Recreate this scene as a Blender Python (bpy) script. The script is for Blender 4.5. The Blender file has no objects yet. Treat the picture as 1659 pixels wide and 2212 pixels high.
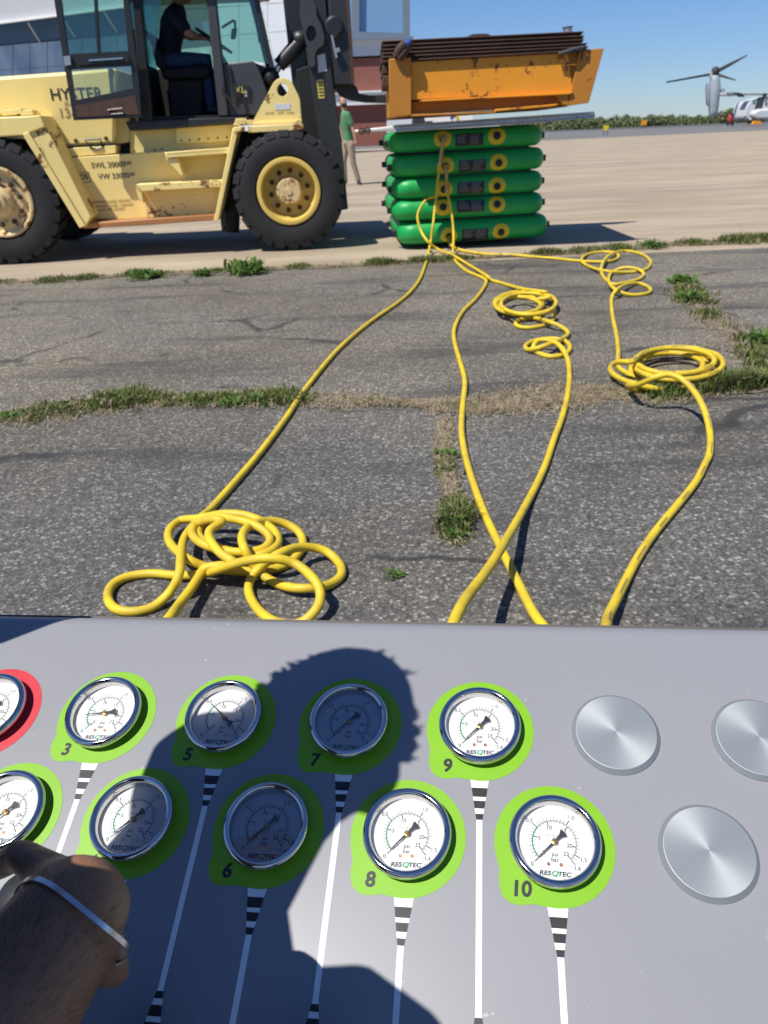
import bpy, math, random
import numpy as np
from mathutils import Vector as V, Matrix, geometry
random.seed(7); RNG = np.random.default_rng(11)
S = bpy.context.scene; COL = S.collection

# ------------------------------------------------------------------ camera, sky, sun, exposure
CW, CH, CF = 1659.0, 2212.0, 1660.0          # measuring grid of the picture and focal length on it
CAM = V((0, 0, 1.05))
_p, _r = math.radians(26.2), math.radians(2.4)
AF = V((0, math.cos(_p), -math.sin(_p))); _u = V((0, math.sin(_p), math.cos(_p))); _x = V((1, 0, 0))
AR = _x*math.cos(_r) - _u*math.sin(_r); AU = _x*math.sin(_r) + _u*math.cos(_r)
cd = bpy.data.cameras.new('camera'); cam = bpy.data.objects.new('camera', cd); COL.objects.link(cam)
cam.matrix_world = Matrix(((AR.x, AU.x, -AF.x, CAM.x), (AR.y, AU.y, -AF.y, CAM.y), (AR.z, AU.z, -AF.z, CAM.z), (0, 0, 0, 1)))
cd.sensor_fit = 'VERTICAL'; cd.sensor_height = 36; cd.lens = 36*CF/CH
cd.clip_start = 0.01; cd.clip_end = 3000
cd.dof.use_dof = True; cd.dof.focus_distance = 0.66; cd.dof.aperture_fstop = cd.lens/1.7
S.camera = cam
SUN = V((-.42, -.335, .9)).normalized()
w = bpy.data.worlds.new('World'); S.world = w; w.use_nodes = True
nt = w.node_tree; nt.nodes.clear()
sky = nt.nodes.new('ShaderNodeTexSky'); sky.sky_type = 'NISHITA'; sky.sun_disc = False
sky.sun_elevation = math.asin(SUN.z); sky.sun_rotation = math.atan2(SUN.x, SUN.y)
sky.air_density = 1.0; sky.dust_density = 0.05; sky.ozone_density = 4.0
bg = nt.nodes.new('ShaderNodeBackground'); bg.inputs[1].default_value = 0.066
wo = nt.nodes.new('ShaderNodeOutputWorld'); tint = nt.nodes.new('ShaderNodeMix'); tint.data_type = 'RGBA'; tint.blend_type = 'MULTIPLY'; tint.inputs[0].default_value = 1; tint.inputs[7].default_value = (.80, 1.0, 1.38, 1)
nt.links.new(sky.outputs[0], tint.inputs[6]); nt.links.new(tint.outputs[2], bg.inputs[0]); nt.links.new(bg.outputs[0], wo.inputs[0])
sl = bpy.data.lights.new('sun', 'SUN'); sl.energy = 5.0; sl.angle = math.radians(.53); sl.color = (1, .955, .88)
so = bpy.data.objects.new('sun', sl); COL.objects.link(so); so.rotation_euler = SUN.to_track_quat('Z', 'Y').to_euler(); so.location = (0, 0, 30)
S.view_settings.view_transform = 'Standard'; S.view_settings.look = 'None'
S.view_settings.exposure = 0.22; S.view_settings.gamma = 1; S.view_settings.use_curve_mapping = False
S.render.engine = 'CYCLES'; S.cycles.transparent_max_bounces = 24; S.cycles.max_bounces = 8

# ------------------------------------------------------------------ measuring helpers
def ray(px, py): return AF + AR*((px-CW/2)/CF) + AU*((CH/2-py)/CF)
def on_plane(px, py, o, n):
    d = ray(px, py); return CAM + d*((o-CAM).dot(n)/d.dot(n))
def gnd(px, py, z=0.0): return on_plane(px, py, V((0, 0, z)), V((0, 0, 1)))
def at_y(px, py, Y): return on_plane(px, py, V((0, Y, 0)), V((0, 1, 0)))

# ------------------------------------------------------------------ mesh builder
def frame_of(t):
    t = t.normalized(); a = V((0, 0, 1)) if abs(t.z) < .9 else V((1, 0, 0))
    u = t.cross(a).normalized(); return u, t.cross(u).normalized()
class MB:
    def __init__(s): s.v = []; s.f = []; s.m = []
    def add(s, vs, fs, m=0):
        k = len(s.v); s.v += [tuple(x) for x in vs]
        for f in fs: s.f.append(tuple(i+k for i in f)); s.m.append(m)
        return s
    def prism(s, pts, d, m=0):
        n = len(pts); d = V(d); vs = [V(p) for p in pts] + [V(p)+d for p in pts]
        return s.add(vs, [tuple(range(n)), tuple(range(2*n-1, n-1, -1))] + [(i, n+i, n+(i+1) % n, (i+1) % n) for i in range(n)], m)
    def holed(s, outer, holes, d, m=0):
        d = V(d); loops = [[V(p) for p in outer]] + [[V(p) for p in h] for h in holes]
        flat = [p for l in loops for p in l]; n = len(flat)
        tr = geometry.tessellate_polygon(loops)
        fs = [tuple(t) for t in tr] + [tuple(n+i for i in reversed(t)) for t in tr]
        k = 0
        for l in loops:
            c = len(l); fs += [(k+i, n+k+i, n+k+(i+1) % c, k+(i+1) % c) for i in range(c)]; k += c
        return s.add(flat + [p+d for p in flat], fs, m)
    def box(s, c, hx, hy, hz, m=0):
        c, hx, hy, hz = V(c), V(hx), V(hy), V(hz)
        return s.prism([c-hx-hy-hz, c+hx-hy-hz, c+hx+hy-hz, c-hx+hy-hz], hz*2, m)
    def abox(s, lo, hi, m=0):
        lo, hi = V(lo), V(hi); c = (lo+hi)/2; h = (hi-lo)/2
        return s.box(c, (h.x, 0, 0), (0, h.y, 0), (0, 0, h.z), m)
    def bar(s, a, b, wd, th, up=None, m=0):
        a, b = V(a), V(b); t = (b-a).normalized(); up = V(up) if up else V((0, 0, 1))
        sd = t.cross(up).normalized(); up = sd.cross(t).normalized()
        return s.box((a+b)/2, (b-a)/2, sd*wd/2, up*th/2, m)
    def tube(s, pts, r, n=8, closed=False, m=0, caps=True):
        pts = [V(p) for p in pts]; N = len(pts); rr = r if isinstance(r, (list, tuple)) else [r]*N
        u = None; vs = []
        for i, p in enumerate(pts):
            t = (pts[(i+1) % N] - pts[i-1]) if closed else (pts[min(i+1, N-1)] - pts[max(i-1, 0)])
            if t.length < 1e-9: t = V((0, 0, 1))
            t.normalize()
            if u is None: u, _ = frame_of(t)
            u = u - t*u.dot(t)
            if u.length < 1e-6: u, _ = frame_of(t)
            u.normalize(); w_ = t.cross(u)
            for j in range(n):
                a = 2*math.pi*j/n; vs.append(p + (u*math.cos(a) + w_*math.sin(a))*rr[i])
        fs = []
        for i in range(N if closed else N-1):
            b = ((i+1) % N)*n
            for j in range(n): fs.append((i*n+j, i*n+(j+1) % n, b+(j+1) % n, b+j))
        if not closed and caps: fs += [tuple(range(n-1, -1, -1)), tuple(range((N-1)*n, N*n))]
        return s.add(vs, fs, m)
    def lathe(s, prof, o, ax, ay, az, seg=32, m=0, ms=None):
        o, ax, ay, az = V(o), V(ax), V(ay), V(az); vs = []; N = len(prof)
        for r, h in prof:
            for j in range(seg):
                a = 2*math.pi*j/seg; vs.append(o + (ax*math.cos(a)+ay*math.sin(a))*max(r, 1e-5) + az*h)
        for i in range(N-1):
            s.add([], [], m)
        k = len(s.v); s.v += [tuple(x) for x in vs]
        for i in range(N-1):
            for j in range(seg):
                s.f.append((k+i*seg+j, k+i*seg+(j+1) % seg, k+(i+1)*seg+(j+1) % seg, k+(i+1)*seg+j)); s.m.append(ms[i] if ms else m)
        return s
    def ell(s, c, ax, ay, az, nu=16, nv=10, m=0):
        c, ax, ay, az = V(c), V(ax), V(ay), V(az); vs = [c+az]; fs = []
        for i in range(1, nv):
            th = math.pi*i/nv
            for j in range(nu):
                a = 2*math.pi*j/nu; vs.append(c + az*math.cos(th) + (ax*math.cos(a)+ay*math.sin(a))*math.sin(th))
        vs.append(c-az); L = len(vs)-1
        for j in range(nu):
            fs.append((0, 1+j, 1+(j+1) % nu)); b = 1+(nv-2)*nu; fs.append((L, b+(j+1) % nu, b+j))
        for i in range(nv-2):
            for j in range(nu): fs.append((1+i*nu+j, 1+(i+1)*nu+j, 1+(i+1)*nu+(j+1) % nu, 1+i*nu+(j+1) % nu))
        return s.add(vs, fs, m)
    def loft(s, secs, n=16, m=0):
        # secs: (centre, half axis a, half axis b)
        vs = []
        for c, a, b in secs:
            for j in range(n):
                t = 2*math.pi*j/n; vs.append(V(c)+V(a)*math.cos(t)+V(b)*math.sin(t))
        fs = [(i*n+j, i*n+(j+1) % n, (i+1)*n+(j+1) % n, (i+1)*n+j) for i in range(len(secs)-1) for j in range(n)]
        fs += [tuple(range(n-1, -1, -1)), tuple(range((len(secs)-1)*n, len(secs)*n))]
        return s.add(vs, fs, m)
    def mesh(s, name, mats, smooth=30, fix=True):
        me = bpy.data.meshes.new(name); me.from_pydata(s.v, [], s.f)
        for mt in (mats if isinstance(mats, (list, tuple)) else [mats]): me.materials.append(mt)
        me.polygons.foreach_set('material_index', s.m)
        if fix:
            import bmesh
            bm = bmesh.new(); bm.from_mesh(me); bmesh.ops.recalc_face_normals(bm, faces=bm.faces[:]); bm.to_mesh(me); bm.free()
        if smooth:
            me.polygons.foreach_set('use_smooth', [True]*len(me.polygons)); me.set_sharp_from_angle(angle=math.radians(smooth))
        me.update(); return me
    def build(s, name, mats, parent=None, smooth=30, bevel=0, fix=True):
        o = bpy.data.objects.new(name, s.mesh(name, mats, smooth, fix)); put(o, parent)
        if bevel:
            b = o.modifiers.new('bevel', 'BEVEL'); b.width = bevel; b.segments = 2; b.limit_method = 'ANGLE'; b.angle_limit = math.radians(35)
        return o
WM = {}
def put(o, parent=None, mat=None):
    COL.objects.link(o)
    if mat is not None: o.matrix_basis = mat
    WM[o.name] = mat.copy() if mat is not None else Matrix.Identity(4)
    if parent is not None:
        o.parent = parent; o.matrix_parent_inverse = WM[parent.name].inverted()
    return o
def tag(o, label=None, cat=None, group=None, kind=None):
    for k, v in (('label', label), ('category', cat), ('group', group), ('kind', kind)):
        if v: o[k] = v
    return o
def root(name, loc, label, cat, group=None):
    o = bpy.data.objects.new(name, None); o.empty_display_size = .1
    put(o, None, Matrix.Translation(V(loc))); return tag(o, label, cat, group)
def copy_tree(o, mat, parent=None, children=None):
    """a copy of a thing and of its parts and sub-parts, moved by mat"""
    c = o.copy(); COL.objects.link(c)
    if parent is None: c.matrix_basis = mat @ o.matrix_basis
    else: c.parent = parent; c.matrix_parent_inverse = o.matrix_parent_inverse.copy()
    WM[c.name] = c.matrix_basis.copy()
    for ch in list(o.children): copy_tree(ch, mat, c)
    return c
def spline(pts, step=6):
    P = [V(p) for p in pts]; P = [P[0]*2-P[1]] + P + [P[-1]*2-P[-2]]; out = []
    for i in range(1, len(P)-2):
        a, b, c, d = P[i-1:i+3]
        for k in range(step):
            t = k/step
            out.append(.5*((2*b)+(c-a)*t+(2*a-5*b+4*c-d)*t*t+(3*b-a-3*c+d)*t**3))
    out.append(P[-2]); return out
_tx = {}
def text2d(st, size=1.0, shear=0, off=0, spacing=1.0, align='CENTER'):
    key = (st, shear, off, spacing, align)
    if key not in _tx:
        cu = bpy.data.curves.new('t', 'FONT'); cu.body = st; cu.size = 1; cu.shear = shear; cu.offset = off; cu.space_character = spacing
        cu.align_x = align; cu.align_y = 'CENTER'; cu.resolution_u = 3
        ob = bpy.data.objects.new('t', cu); COL.objects.link(ob)
        dg = bpy.context.evaluated_depsgraph_get(); me = ob.evaluated_get(dg).to_mesh()
        _tx[key] = ([tuple(v.co) for v in me.vertices], [tuple(p.vertices) for p in me.polygons])
        ob.evaluated_get(dg).to_mesh_clear(); bpy.data.objects.remove(ob); bpy.data.curves.remove(cu)
    vs, fs = _tx[key]; bx = .5*len(st)+.4 if align == 'CENTER' else len(st)+.5
    fs = [f for f in fs if all(abs(vs[i][1]) < .8 and -bx < vs[i][0] < bx for i in f)]
    return [(x*size, y*size) for x, y, _ in vs], fs
def add_text(mb, st, o, ax, ay, size, m=0, **k):
    vs, fs = text2d(st, size, **k); o, ax, ay = V(o), V(ax), V(ay)
    us = sorted({i for f in fs for i in f}); ix = {i: k for k, i in enumerate(us)}
    if us: mb.add([o+ax*vs[i][0]+ay*vs[i][1] for i in us], [tuple(ix[i] for i in f) for f in fs], m)

# ------------------------------------------------------------------ materials
def lin(c):
    return tuple((x/12.92 if x <= .04045 else ((x+.055)/1.055)**2.4) for x in (v/255 for v in c))
def newmat(name):
    m = bpy.data.materials.new(name); m.use_nodes = True; t = m.node_tree
    return m, t, t.nodes['Principled BSDF'], t.nodes['Material Output']
def node(t, typ, ins=None, **kw):
    n = t.nodes.new(typ)
    for k, v in kw.items(): setattr(n, k, v)
    for k, v in (ins or {}).items():
        if hasattr(v, 'is_linked') or isinstance(v, bpy.types.NodeSocket): t.links.new(v, n.inputs[k])
        else: n.inputs[k].default_value = v
    return n
def c4(c): return (c[0], c[1], c[2], 1)
def ramp(t, fac, stops):
    r = node(t, 'ShaderNodeValToRGB', {0: fac}); e = r.color_ramp.elements
    while len(e) > 1: e.remove(e[-1])
    for i, (p, c) in enumerate(stops):
        x = e[0] if i == 0 else e.new(p)
        x.position = p; x.color = c4(c) if isinstance(c, (tuple, list)) else (c, c, c, 1)
    return r.outputs[0]
def mix(t, fac, a, b, blend='MIX'):
    n = node(t, 'ShaderNodeMix', data_type='RGBA', blend_type=blend)
    for k, v in ((0, fac), (6, a), (7, b)):
        if isinstance(v, bpy.types.NodeSocket): t.links.new(v, n.inputs[k])
        else: n.inputs[k].default_value = c4(v) if isinstance(v, (tuple, list)) else v
    return n.outputs[2]
def pos(t, scale=(1, 1, 1)):
    g = node(t, 'ShaderNodeNewGeometry')
    if scale == (1, 1, 1): return g.outputs['Position']
    return node(t, 'ShaderNodeMapping', {0: g.outputs['Position'], 3: scale}).outputs[0]
def noise(t, vec, scale, detail=4, rough=.55): return node(t, 'ShaderNodeTexNoise', {'Vector': vec, 'Scale': scale, 'Detail': detail, 'Roughness': rough}).outputs['Fac']
def bump(t, b, h, strength, dist):
    n = node(t, 'ShaderNodeBump', {'Height': h, 'Strength': strength, 'Distance': dist}); t.links.new(n.outputs[0], b.inputs['Normal'])
def mat(name, col, rough=.5, metal=0.0, var=.12, scale=6, bmp=0, bdist=.002, coat=0, spec=.5, fine=0):
    m, t, b, o = newmat(name); P = pos(t)
    nz = noise(t, P, scale, 5)
    base = mix(t, nz, tuple(x*(1-var) for x in col), tuple(min(1, x*(1+var)) for x in col))
    t.links.new(base, b.inputs['Base Color']); b.inputs['Metallic'].default_value = metal
    b.inputs['Specular IOR Level'].default_value = spec
    rr = node(t, 'ShaderNodeMapRange', {0: noise(t, P, scale*2.3, 3), 3: max(0.02, rough*.85), 4: min(1, rough*1.15)})
    t.links.new(rr.outputs[0], b.inputs['Roughness']); b.inputs['Coat Weight'].default_value = coat
    if bmp: bump(t, b, noise(t, P, fine or scale*8, 4), bmp, bdist)
    return m
def worn(name, col, amount=.5, scale=3.0, rough=.45, rust=((.12, .045, .018), (.28, .11, .035)), dirt=(.35, .24, .12), stretch=(1, 1, .45)):
    """sun-faded paint with chipped rust spots, drips and grime"""
    m, t, b, o = newmat(name); P = pos(t)
    fade = noise(t, P, 1.4, 4); base = mix(t, fade, tuple(x*.82 for x in col), tuple(min(1, x*1.1) for x in col))
    dr = noise(t, pos(t, stretch), scale*2.2, 6, .65)
    g = ramp(t, dr, [(.52, 0.0), (.78, .5)]); base = mix(t, g, base, tuple(c*d*1.6 for c, d in zip(col, (.75, .65, .5))))
    r1 = noise(t, P, scale, 8, .68); r2 = noise(t, P, scale*14, 4, .6)
    fac = node(t, 'ShaderNodeMath', {0: r1, 1: node(t, 'ShaderNodeMath', {0: r2, 1: .22}, operation='MULTIPLY').outputs[0]}, operation='ADD').outputs[0]
    msk = ramp(t, fac, [(.86-.16*amount, 0.0), (.885-.16*amount, 1.0)])
    rc = mix(t, r2, rust[0], rust[1]); base = mix(t, msk, base, rc)
    t.links.new(base, b.inputs['Base Color'])
    rg = mix(t, msk, (rough, rough, rough), (.85, .85, .85)); t.links.new(rg, b.inputs['Roughness'])
    bump(t, b, fac, .25, .004); return m
def glass(name, tint, refl=.05, dark=1.0):
    """thin pane: tinted see-through plus mirror by angle"""
    m, t, b, o = newmat(name); t.nodes.remove(b)
    fr = node(t, 'ShaderNodeFresnel', {0: 1.5}); tr = node(t, 'ShaderNodeBsdfTransparent', {0: c4(tint)}); gl = node(t, 'ShaderNodeBsdfGlossy', {0: (1, 1, 1, 1), 'Roughness': .02})
    f2 = node(t, 'ShaderNodeMath', {0: fr.outputs[0], 1: refl}, operation='ADD')
    mx = node(t, 'ShaderNodeMixShader', {0: f2.outputs[0], 1: tr.outputs[0], 2: gl.outputs[0]}); t.links.new(mx.outputs[0], o.inputs[0]); return m

YEL = (.89, .71, .265)
M = {}
M['yellow'] = worn('faded_yellow_paint', YEL, .52, 2.6)
M['yellow_rusty'] = worn('rusty_yellow_paint', YEL, 1.12, 3.2)
M['rim_yellow'] = worn('yellow_rim_paint', (.70, .50, .12), .35, 6)
M['rim_rusty'] = worn('peeling_cream_paint', (.66, .50, .24), 1.25, 9)
M['rust'] = worn('rusted_steel_ledge', (.40, .17, .06), .8, 6)
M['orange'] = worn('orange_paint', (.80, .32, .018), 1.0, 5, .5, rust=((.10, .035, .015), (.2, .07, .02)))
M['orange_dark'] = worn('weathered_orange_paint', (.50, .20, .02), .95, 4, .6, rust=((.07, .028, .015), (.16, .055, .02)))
M['plate'] = mat('brown_rusted_steel', (.085, .045, .032), .75, .2, .45, 9, .4, .004)
M['black'] = mat('black_frame_paint', (.018, .019, .021), .42, 0, .3, 7, .1)
M['dark'] = mat('dark_interior', (.008, .0085, .009), .7, 0, .3, 7)
M['grey_panel'] = mat('charcoal_panel', (.045, .048, .052), .5, 0, .25, 5, .1)
M['mast'] = worn('dark_mast_steel', (.028, .030, .033), .45, 2.2, .48, rust=((.05, .03, .02), (.09, .05, .03)))
M['tyre'] = mat('tyre_rubber', (.014, .0145, .016), .75, 0, .35, 10, .35, .003)
M['steel'] = mat('bright_steel', (.62, .62, .62), .25, 1, .1, 20)
M['alu'] = mat('aluminium', (.50, .51, .52), .42, .85, .25, 9, .2)
M['alu_sunlit'] = mat('sunlit_pale_aluminium', (.70, .70, .68), .5, .2, .2, 12)  # paler copy of the aluminium, sunlight put into its colour
M['grime_bolt'] = mat('rusty_bolt', (.09, .045, .022), .8, .2, .4, 30)
M['glass'] = glass('tinted_cab_glass', (.52, .74, .68), .03)
M['pane'] = glass('clear_door_glass', (.80, .88, .85), .03)
M['lens'] = glass('clear_lens', (.97, .98, .98), 0.035)
M['ink'] = mat('black_print', (.022, .020, .016), .6, 0, .1)
M['ink_brown'] = mat('faded_stencil_print', (.30, .22, .07), .7, 0, .3, 30)
M['ink_yellow'] = mat('yellow_print', (.65, .55, .12), .6)
M['silver_print'] = mat('silver_print', (.55, .55, .55), .5)
M['white'] = mat('white_paint', (.78, .78, .76), .5, 0, .05)
M['white_plate'] = mat('white_sticker', (.62, .63, .66), .5, 0, .15, 20)
M['green'] = mat('green_rubber_fabric', (.006, .32, .066), .45, 0, .10, 5, .06, .002, spec=.45)
M['bag_top'] = mat('grey_reinforcing_sheet', (.13, .135, .14), .7, 0, .2, 12)
M['patch'] = mat('yellow_port_patch', (.66, .50, .012), .5, 0, .08, 20)
M['label'] = mat('black_label', (.012, .013, .016), .4, 0, .2, 20)
M['label_print'] = mat('grey_label_print', (.10, .105, .11), .5)
M['brass'] = mat('brass', (.40, .27, .10), .3, 1, .2, 60)
M['copper'] = mat('copper_screw', (.72, .42, .24), .28, 1, .1, 60)
M['skin'] = mat('skin', (.46, .25, .17), .5, 0, .15, 25, .2, .001)
M['skin_tan'] = mat('tanned_arm_skin', (.34, .165, .085), .48, 0, .22, 38, .35, .0008, fine=420)
M['navy'] = mat('navy_cotton', (.008, .011, .028), .9, 0, .2, 20, .3)
M['denim'] = mat('blue_denim', (.022, .055, .13), .9, 0, .3, 18, .3)
M['shirt_green'] = mat('green_polo_cotton', (.075, .21, .095), .9, 0, .15, 14, .3)
M['khaki'] = mat('khaki_cotton', (.36, .30, .22), .9, 0, .12, 14, .3)
M['shoe'] = mat('black_shoe', (.015, .015, .016), .5)
M['mask'] = mat('black_face_mask', (.012, .012, .014), .9)
M['hair'] = mat('dark_hair', (.02, .014, .01), .6, 0, .4, 60)
M['blue'] = mat('blue_strap', (.015, .09, .40), .6)
M['red'] = mat('red_paint', (.42, .03, .04), .5)
M['cream'] = mat('pale_trousers', (.2, .2, .22), .9)

# arm skin: mottled, creased, darker where the hair is dense
m, t, b, o = newmat('creased_arm_skin'); P = pos(t)
bc = mix(t, noise(t, P, 45, 5, .6), (.17, .085, .045), (.33, .165, .095)); bc = mix(t, ramp(t, noise(t, P, 160, 3), [(.55, 0.0), (.7, .5)]), bc, (.30, .12, .075)); t.links.new(bc, b.inputs['Base Color'])
b.inputs['Roughness'].default_value = .5; b.inputs['Specular IOR Level'].default_value = .35
vc = node(t, 'ShaderNodeTexVoronoi', {'Vector': P, 'Scale': 480.0}, feature='DISTANCE_TO_EDGE'); bump(t, b, mix(t, .5, vc.outputs['Distance'], noise(t, P, 130, 5)), .5, .0012); M['skin_tan'] = m
# painted console sheet: satin grey lacquer with fine orange peel and dust
m, t, b, o = newmat('grey_satin_lacquer'); P = pos(t)
bc = mix(t, noise(t, P, 3.0, 3), (.228, .231, .248), (.246, .248, .264))
dust = ramp(t, noise(t, P, 190, 2, .5), [(.735, 0.0), (.78, .4)])
bc = mix(t, dust, bc, (.62, .62, .60)); t.links.new(bc, b.inputs['Base Color'])
rr = node(t, 'ShaderNodeMapRange', {0: noise(t, P, 5, 4), 3: .30, 4: .44}); t.links.new(rr.outputs[0], b.inputs['Roughness'])
b.inputs['Specular IOR Level'].default_value = .5
bump(t, b, noise(t, P, 1300, 2), .05, .0004); M['panel'] = m
M['panel_edge'] = mat('brown_edge_trim', (.10, .09, .08), .5, 0, .2, 20)
M['lime'] = mat('lime_green_vinyl', lin((116, 170, 16)), .42, 0, .02, 40)
M['redvinyl'] = mat('red_vinyl', lin((188, 36, 50)), .42, 0, .02, 40)
M['vinyl_white'] = mat('white_vinyl', (.74, .76, .76), .42, 0, .03, 60)
M['vinyl_black'] = mat('black_vinyl', (.016, .016, .018), .4, 0, .1, 60)
M['dial'] = mat('white_dial', (.66, .665, .675), .5, 0, .02, 40)
M['dial_ink'] = mat('dial_ink', (.012, .014, .035), .5)
M['dial_grey'] = mat('dial_grey_ink', (.25, .26, .28), .5)
M['dial_green'] = mat('dial_green_ink', (.012, .30, .10), .5)
M['chrome'] = mat('chrome', (.60, .585, .565), .08, 1, .03, 30)
# spun aluminium: radial anisotropic brushing
m, t, b, o = newmat('spun_aluminium')
tc = node(t, 'ShaderNodeTexCoord'); sep = node(t, 'ShaderNodeSeparateXYZ', {0: tc.outputs['Object']})
ln = node(t, 'ShaderNodeVectorMath', {0: tc.outputs['Object']}, operation='LENGTH')
nz = node(t, 'ShaderNodeTexNoise', {'W': node(t, 'ShaderNodeMath', {0: ln.outputs[1], 1: 2600.0}, operation='MULTIPLY').outputs[0], 'Scale': 1.0, 'Detail': 3.0}, noise_dimensions='1D')
t.links.new(mix(t, nz.outputs['Fac'], (.27, .295, .305), (.34, .365, .375)), b.inputs['Base Color'])
b.inputs['Metallic'].default_value = .45; b.inputs['Roughness'].default_value = .5; b.inputs['Anisotropic'].default_value = .6
tg = node(t, 'ShaderNodeTangent', direction_type='RADIAL', axis='Z'); t.links.new(tg.outputs[0], b.inputs['Tangent'])
M['spun'] = m
# hose
m, t, b, o = newmat('yellow_hose_rubber'); P = pos(t)
bc = mix(t, ramp(t, noise(t, P, 11, 6, .65), [(.40, 0.0), (.72, .9)]), (.72, .52, .022), (.46, .33, .035)); t.links.new(bc, b.inputs['Base Color'])
b.inputs['Roughness'].default_value = .55; bump(t, b, noise(t, P, 55, 4), .25, .002); M['hose'] = m
# asphalt
m, t, b, o = newmat('weathered_asphalt'); P = pos(t)
v1 = node(t, 'ShaderNodeTexVoronoi', {'Vector': P, 'Scale': 105.0, 'Randomness': 1.0}); v2 = node(t, 'ShaderNodeTexVoronoi', {'Vector': P, 'Scale': 210.0})
bw = lambda s_: node(t, 'ShaderNodeSeparateColor', {0: s_}).outputs[0]
st1 = ramp(t, bw(v1.outputs['Color']), [(0.0, (.070, .068, .065)), (.5, (.118, .115, .108)), (.82, (.165, .16, .15)), (.93, (.32, .31, .295)), (1.0, (.40, .39, .37))])
st2 = ramp(t, bw(v2.outputs['Color']), [(0.0, (.045, .044, .043)), (.7, (.13, .127, .12)), (1.0, (.30, .29, .275))])
gap = ramp(t, v1.outputs['Distance'], [(.35, 1.0), (.62, .62)])
c1 = mix(t, .38, st1, st2); c1 = mix(t, 1.0, c1, gap, 'MULTIPLY')
big = noise(t, P, .55, 6, .6); c1 = mix(t, 1.0, c1, ramp(t, big, [(.32, .70), (.5, 1.02), (.7, 1.30)]), 'MULTIPLY')
warm = ramp(t, noise(t, P, .9, 4), [(.4, (1.0, 1.0, 1.0)), (.7, (1.16, 1.10, .98))]); c1 = mix(t, 1.0, c1, warm, 'MULTIPLY')
# smeared sealant: dark slanting streaks
stz = noise(t, node(t, 'ShaderNodeMapping', {0: P, 2: (0, 0, .5), 3: (.55, 2.6, 1)}).outputs[0], 1.1, 7, .62)
c1 = mix(t, ramp(t, stz, [(.53, 0.0), (.63, .6)]), c1, (.038, .039, .042))
sx_ = node(t, 'ShaderNodeSeparateXYZ', {0: P})
wv_ = node(t, 'ShaderNodeVectorMath', {0: P, 1: node(t, 'ShaderNodeVectorMath', {0: node(t, 'ShaderNodeTexNoise', {'Vector': P, 'Scale': 2.2, 'Detail': 5.0}).outputs['Color'], 1: (.55, .55, 0)}, operation='MULTIPLY').outputs[0]}, operation='ADD').outputs[0]
ck = node(t, 'ShaderNodeTexVoronoi', {'Vector': wv_, 'Scale': .85}, feature='DISTANCE_TO_EDGE')
ckm = node(t, 'ShaderNodeMath', {0: ramp(t, ck.outputs['Distance'], [(0.0, 1.0), (.010, .9), (.018, 0.0)]), 1: ramp(t, noise(t, P, .8, 3), [(.50, 0.0), (.56, .85)])}, operation='MULTIPLY').outputs[0]
c1 = mix(t, ckm, c1, (.030, .030, .032))
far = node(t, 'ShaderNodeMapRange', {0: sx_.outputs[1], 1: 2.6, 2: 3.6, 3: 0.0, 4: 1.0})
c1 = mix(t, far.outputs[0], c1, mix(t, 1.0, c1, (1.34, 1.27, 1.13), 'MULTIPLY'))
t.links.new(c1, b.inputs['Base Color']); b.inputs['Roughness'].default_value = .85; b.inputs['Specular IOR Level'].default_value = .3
bump(t, b, mix(t, .4, v1.outputs['Distance'], v2.outputs['Distance']), .7, .004); M['asphalt'] = m
# concrete apron
m, t, b, o = newmat('old_concrete'); P = pos(t)
s1 = noise(t, pos(t, (.45, 1.5, 1)), .8, 8, .66); s2 = noise(t, P, 60, 3)
bc = mix(t, ramp(t, s1, [(.35, 0.0), (.68, 1.0)]), (.29, .228, .152), (.47, .385, .275)); bc = mix(t, ramp(t, s2, [(.35, .35), (.6, 0.0)]), bc, (.22, .19, .15))
bc = mix(t, ramp(t, noise(t, pos(t, (.25, 1.6, 1)), .35, 6, .7), [(.52, 0.0), (.66, .65)]), bc, (.22, .18, .135))
t.links.new(bc, b.inputs['Base Color']); b.inputs['Roughness'].default_value = .9; bump(t, b, s2, .4, .003); M['concrete'] = m
M['tarmac_far'] = mat('distant_asphalt', (.155, .15, .145), .9, 0, .25, .08)
M['tarmac_dark'] = mat('dark_distant_asphalt', (.085, .084, .083), .9, 0, .3, .08)
M['field'] = mat('airfield_grass', (.09, .105, .04), 1, 0, .3, .05)
def leafmat(name, a, c, trans=.25):
    m, t, b, o = newmat(name); oi = noise(t, pos(t), 23, 2)
    t.links.new(mix(t, ramp(t, oi, [(.35, 0.0), (.65, 1.0)]), a, c), b.inputs['Base Color']); b.inputs['Roughness'].default_value = .6
    b.inputs['Specular IOR Level'].default_value = .25
    tr = node(t, 'ShaderNodeBsdfTranslucent', {0: c4(tuple(x*1.3 for x in c))}); mx = node(t, 'ShaderNodeMixShader', {0: trans, 1: b.outputs[0], 2: tr.outputs[0]})
    t.links.new(mx.outputs[0], o.inputs[0]); return m
M['blade'] = leafmat('grass_blade', (.060, .10, .020), (.17, .20, .055))
M['straw'] = leafmat('dry_straw', (.24, .185, .115), (.42, .345, .235), .1)
M['leaf'] = leafmat('weed_leaf', (.06, .12, .025), (.13, .21, .05))
M['soil'] = mat('dry_soil', (.20, .165, .12), 1, 0, .35, 30, .8, .01)
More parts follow.
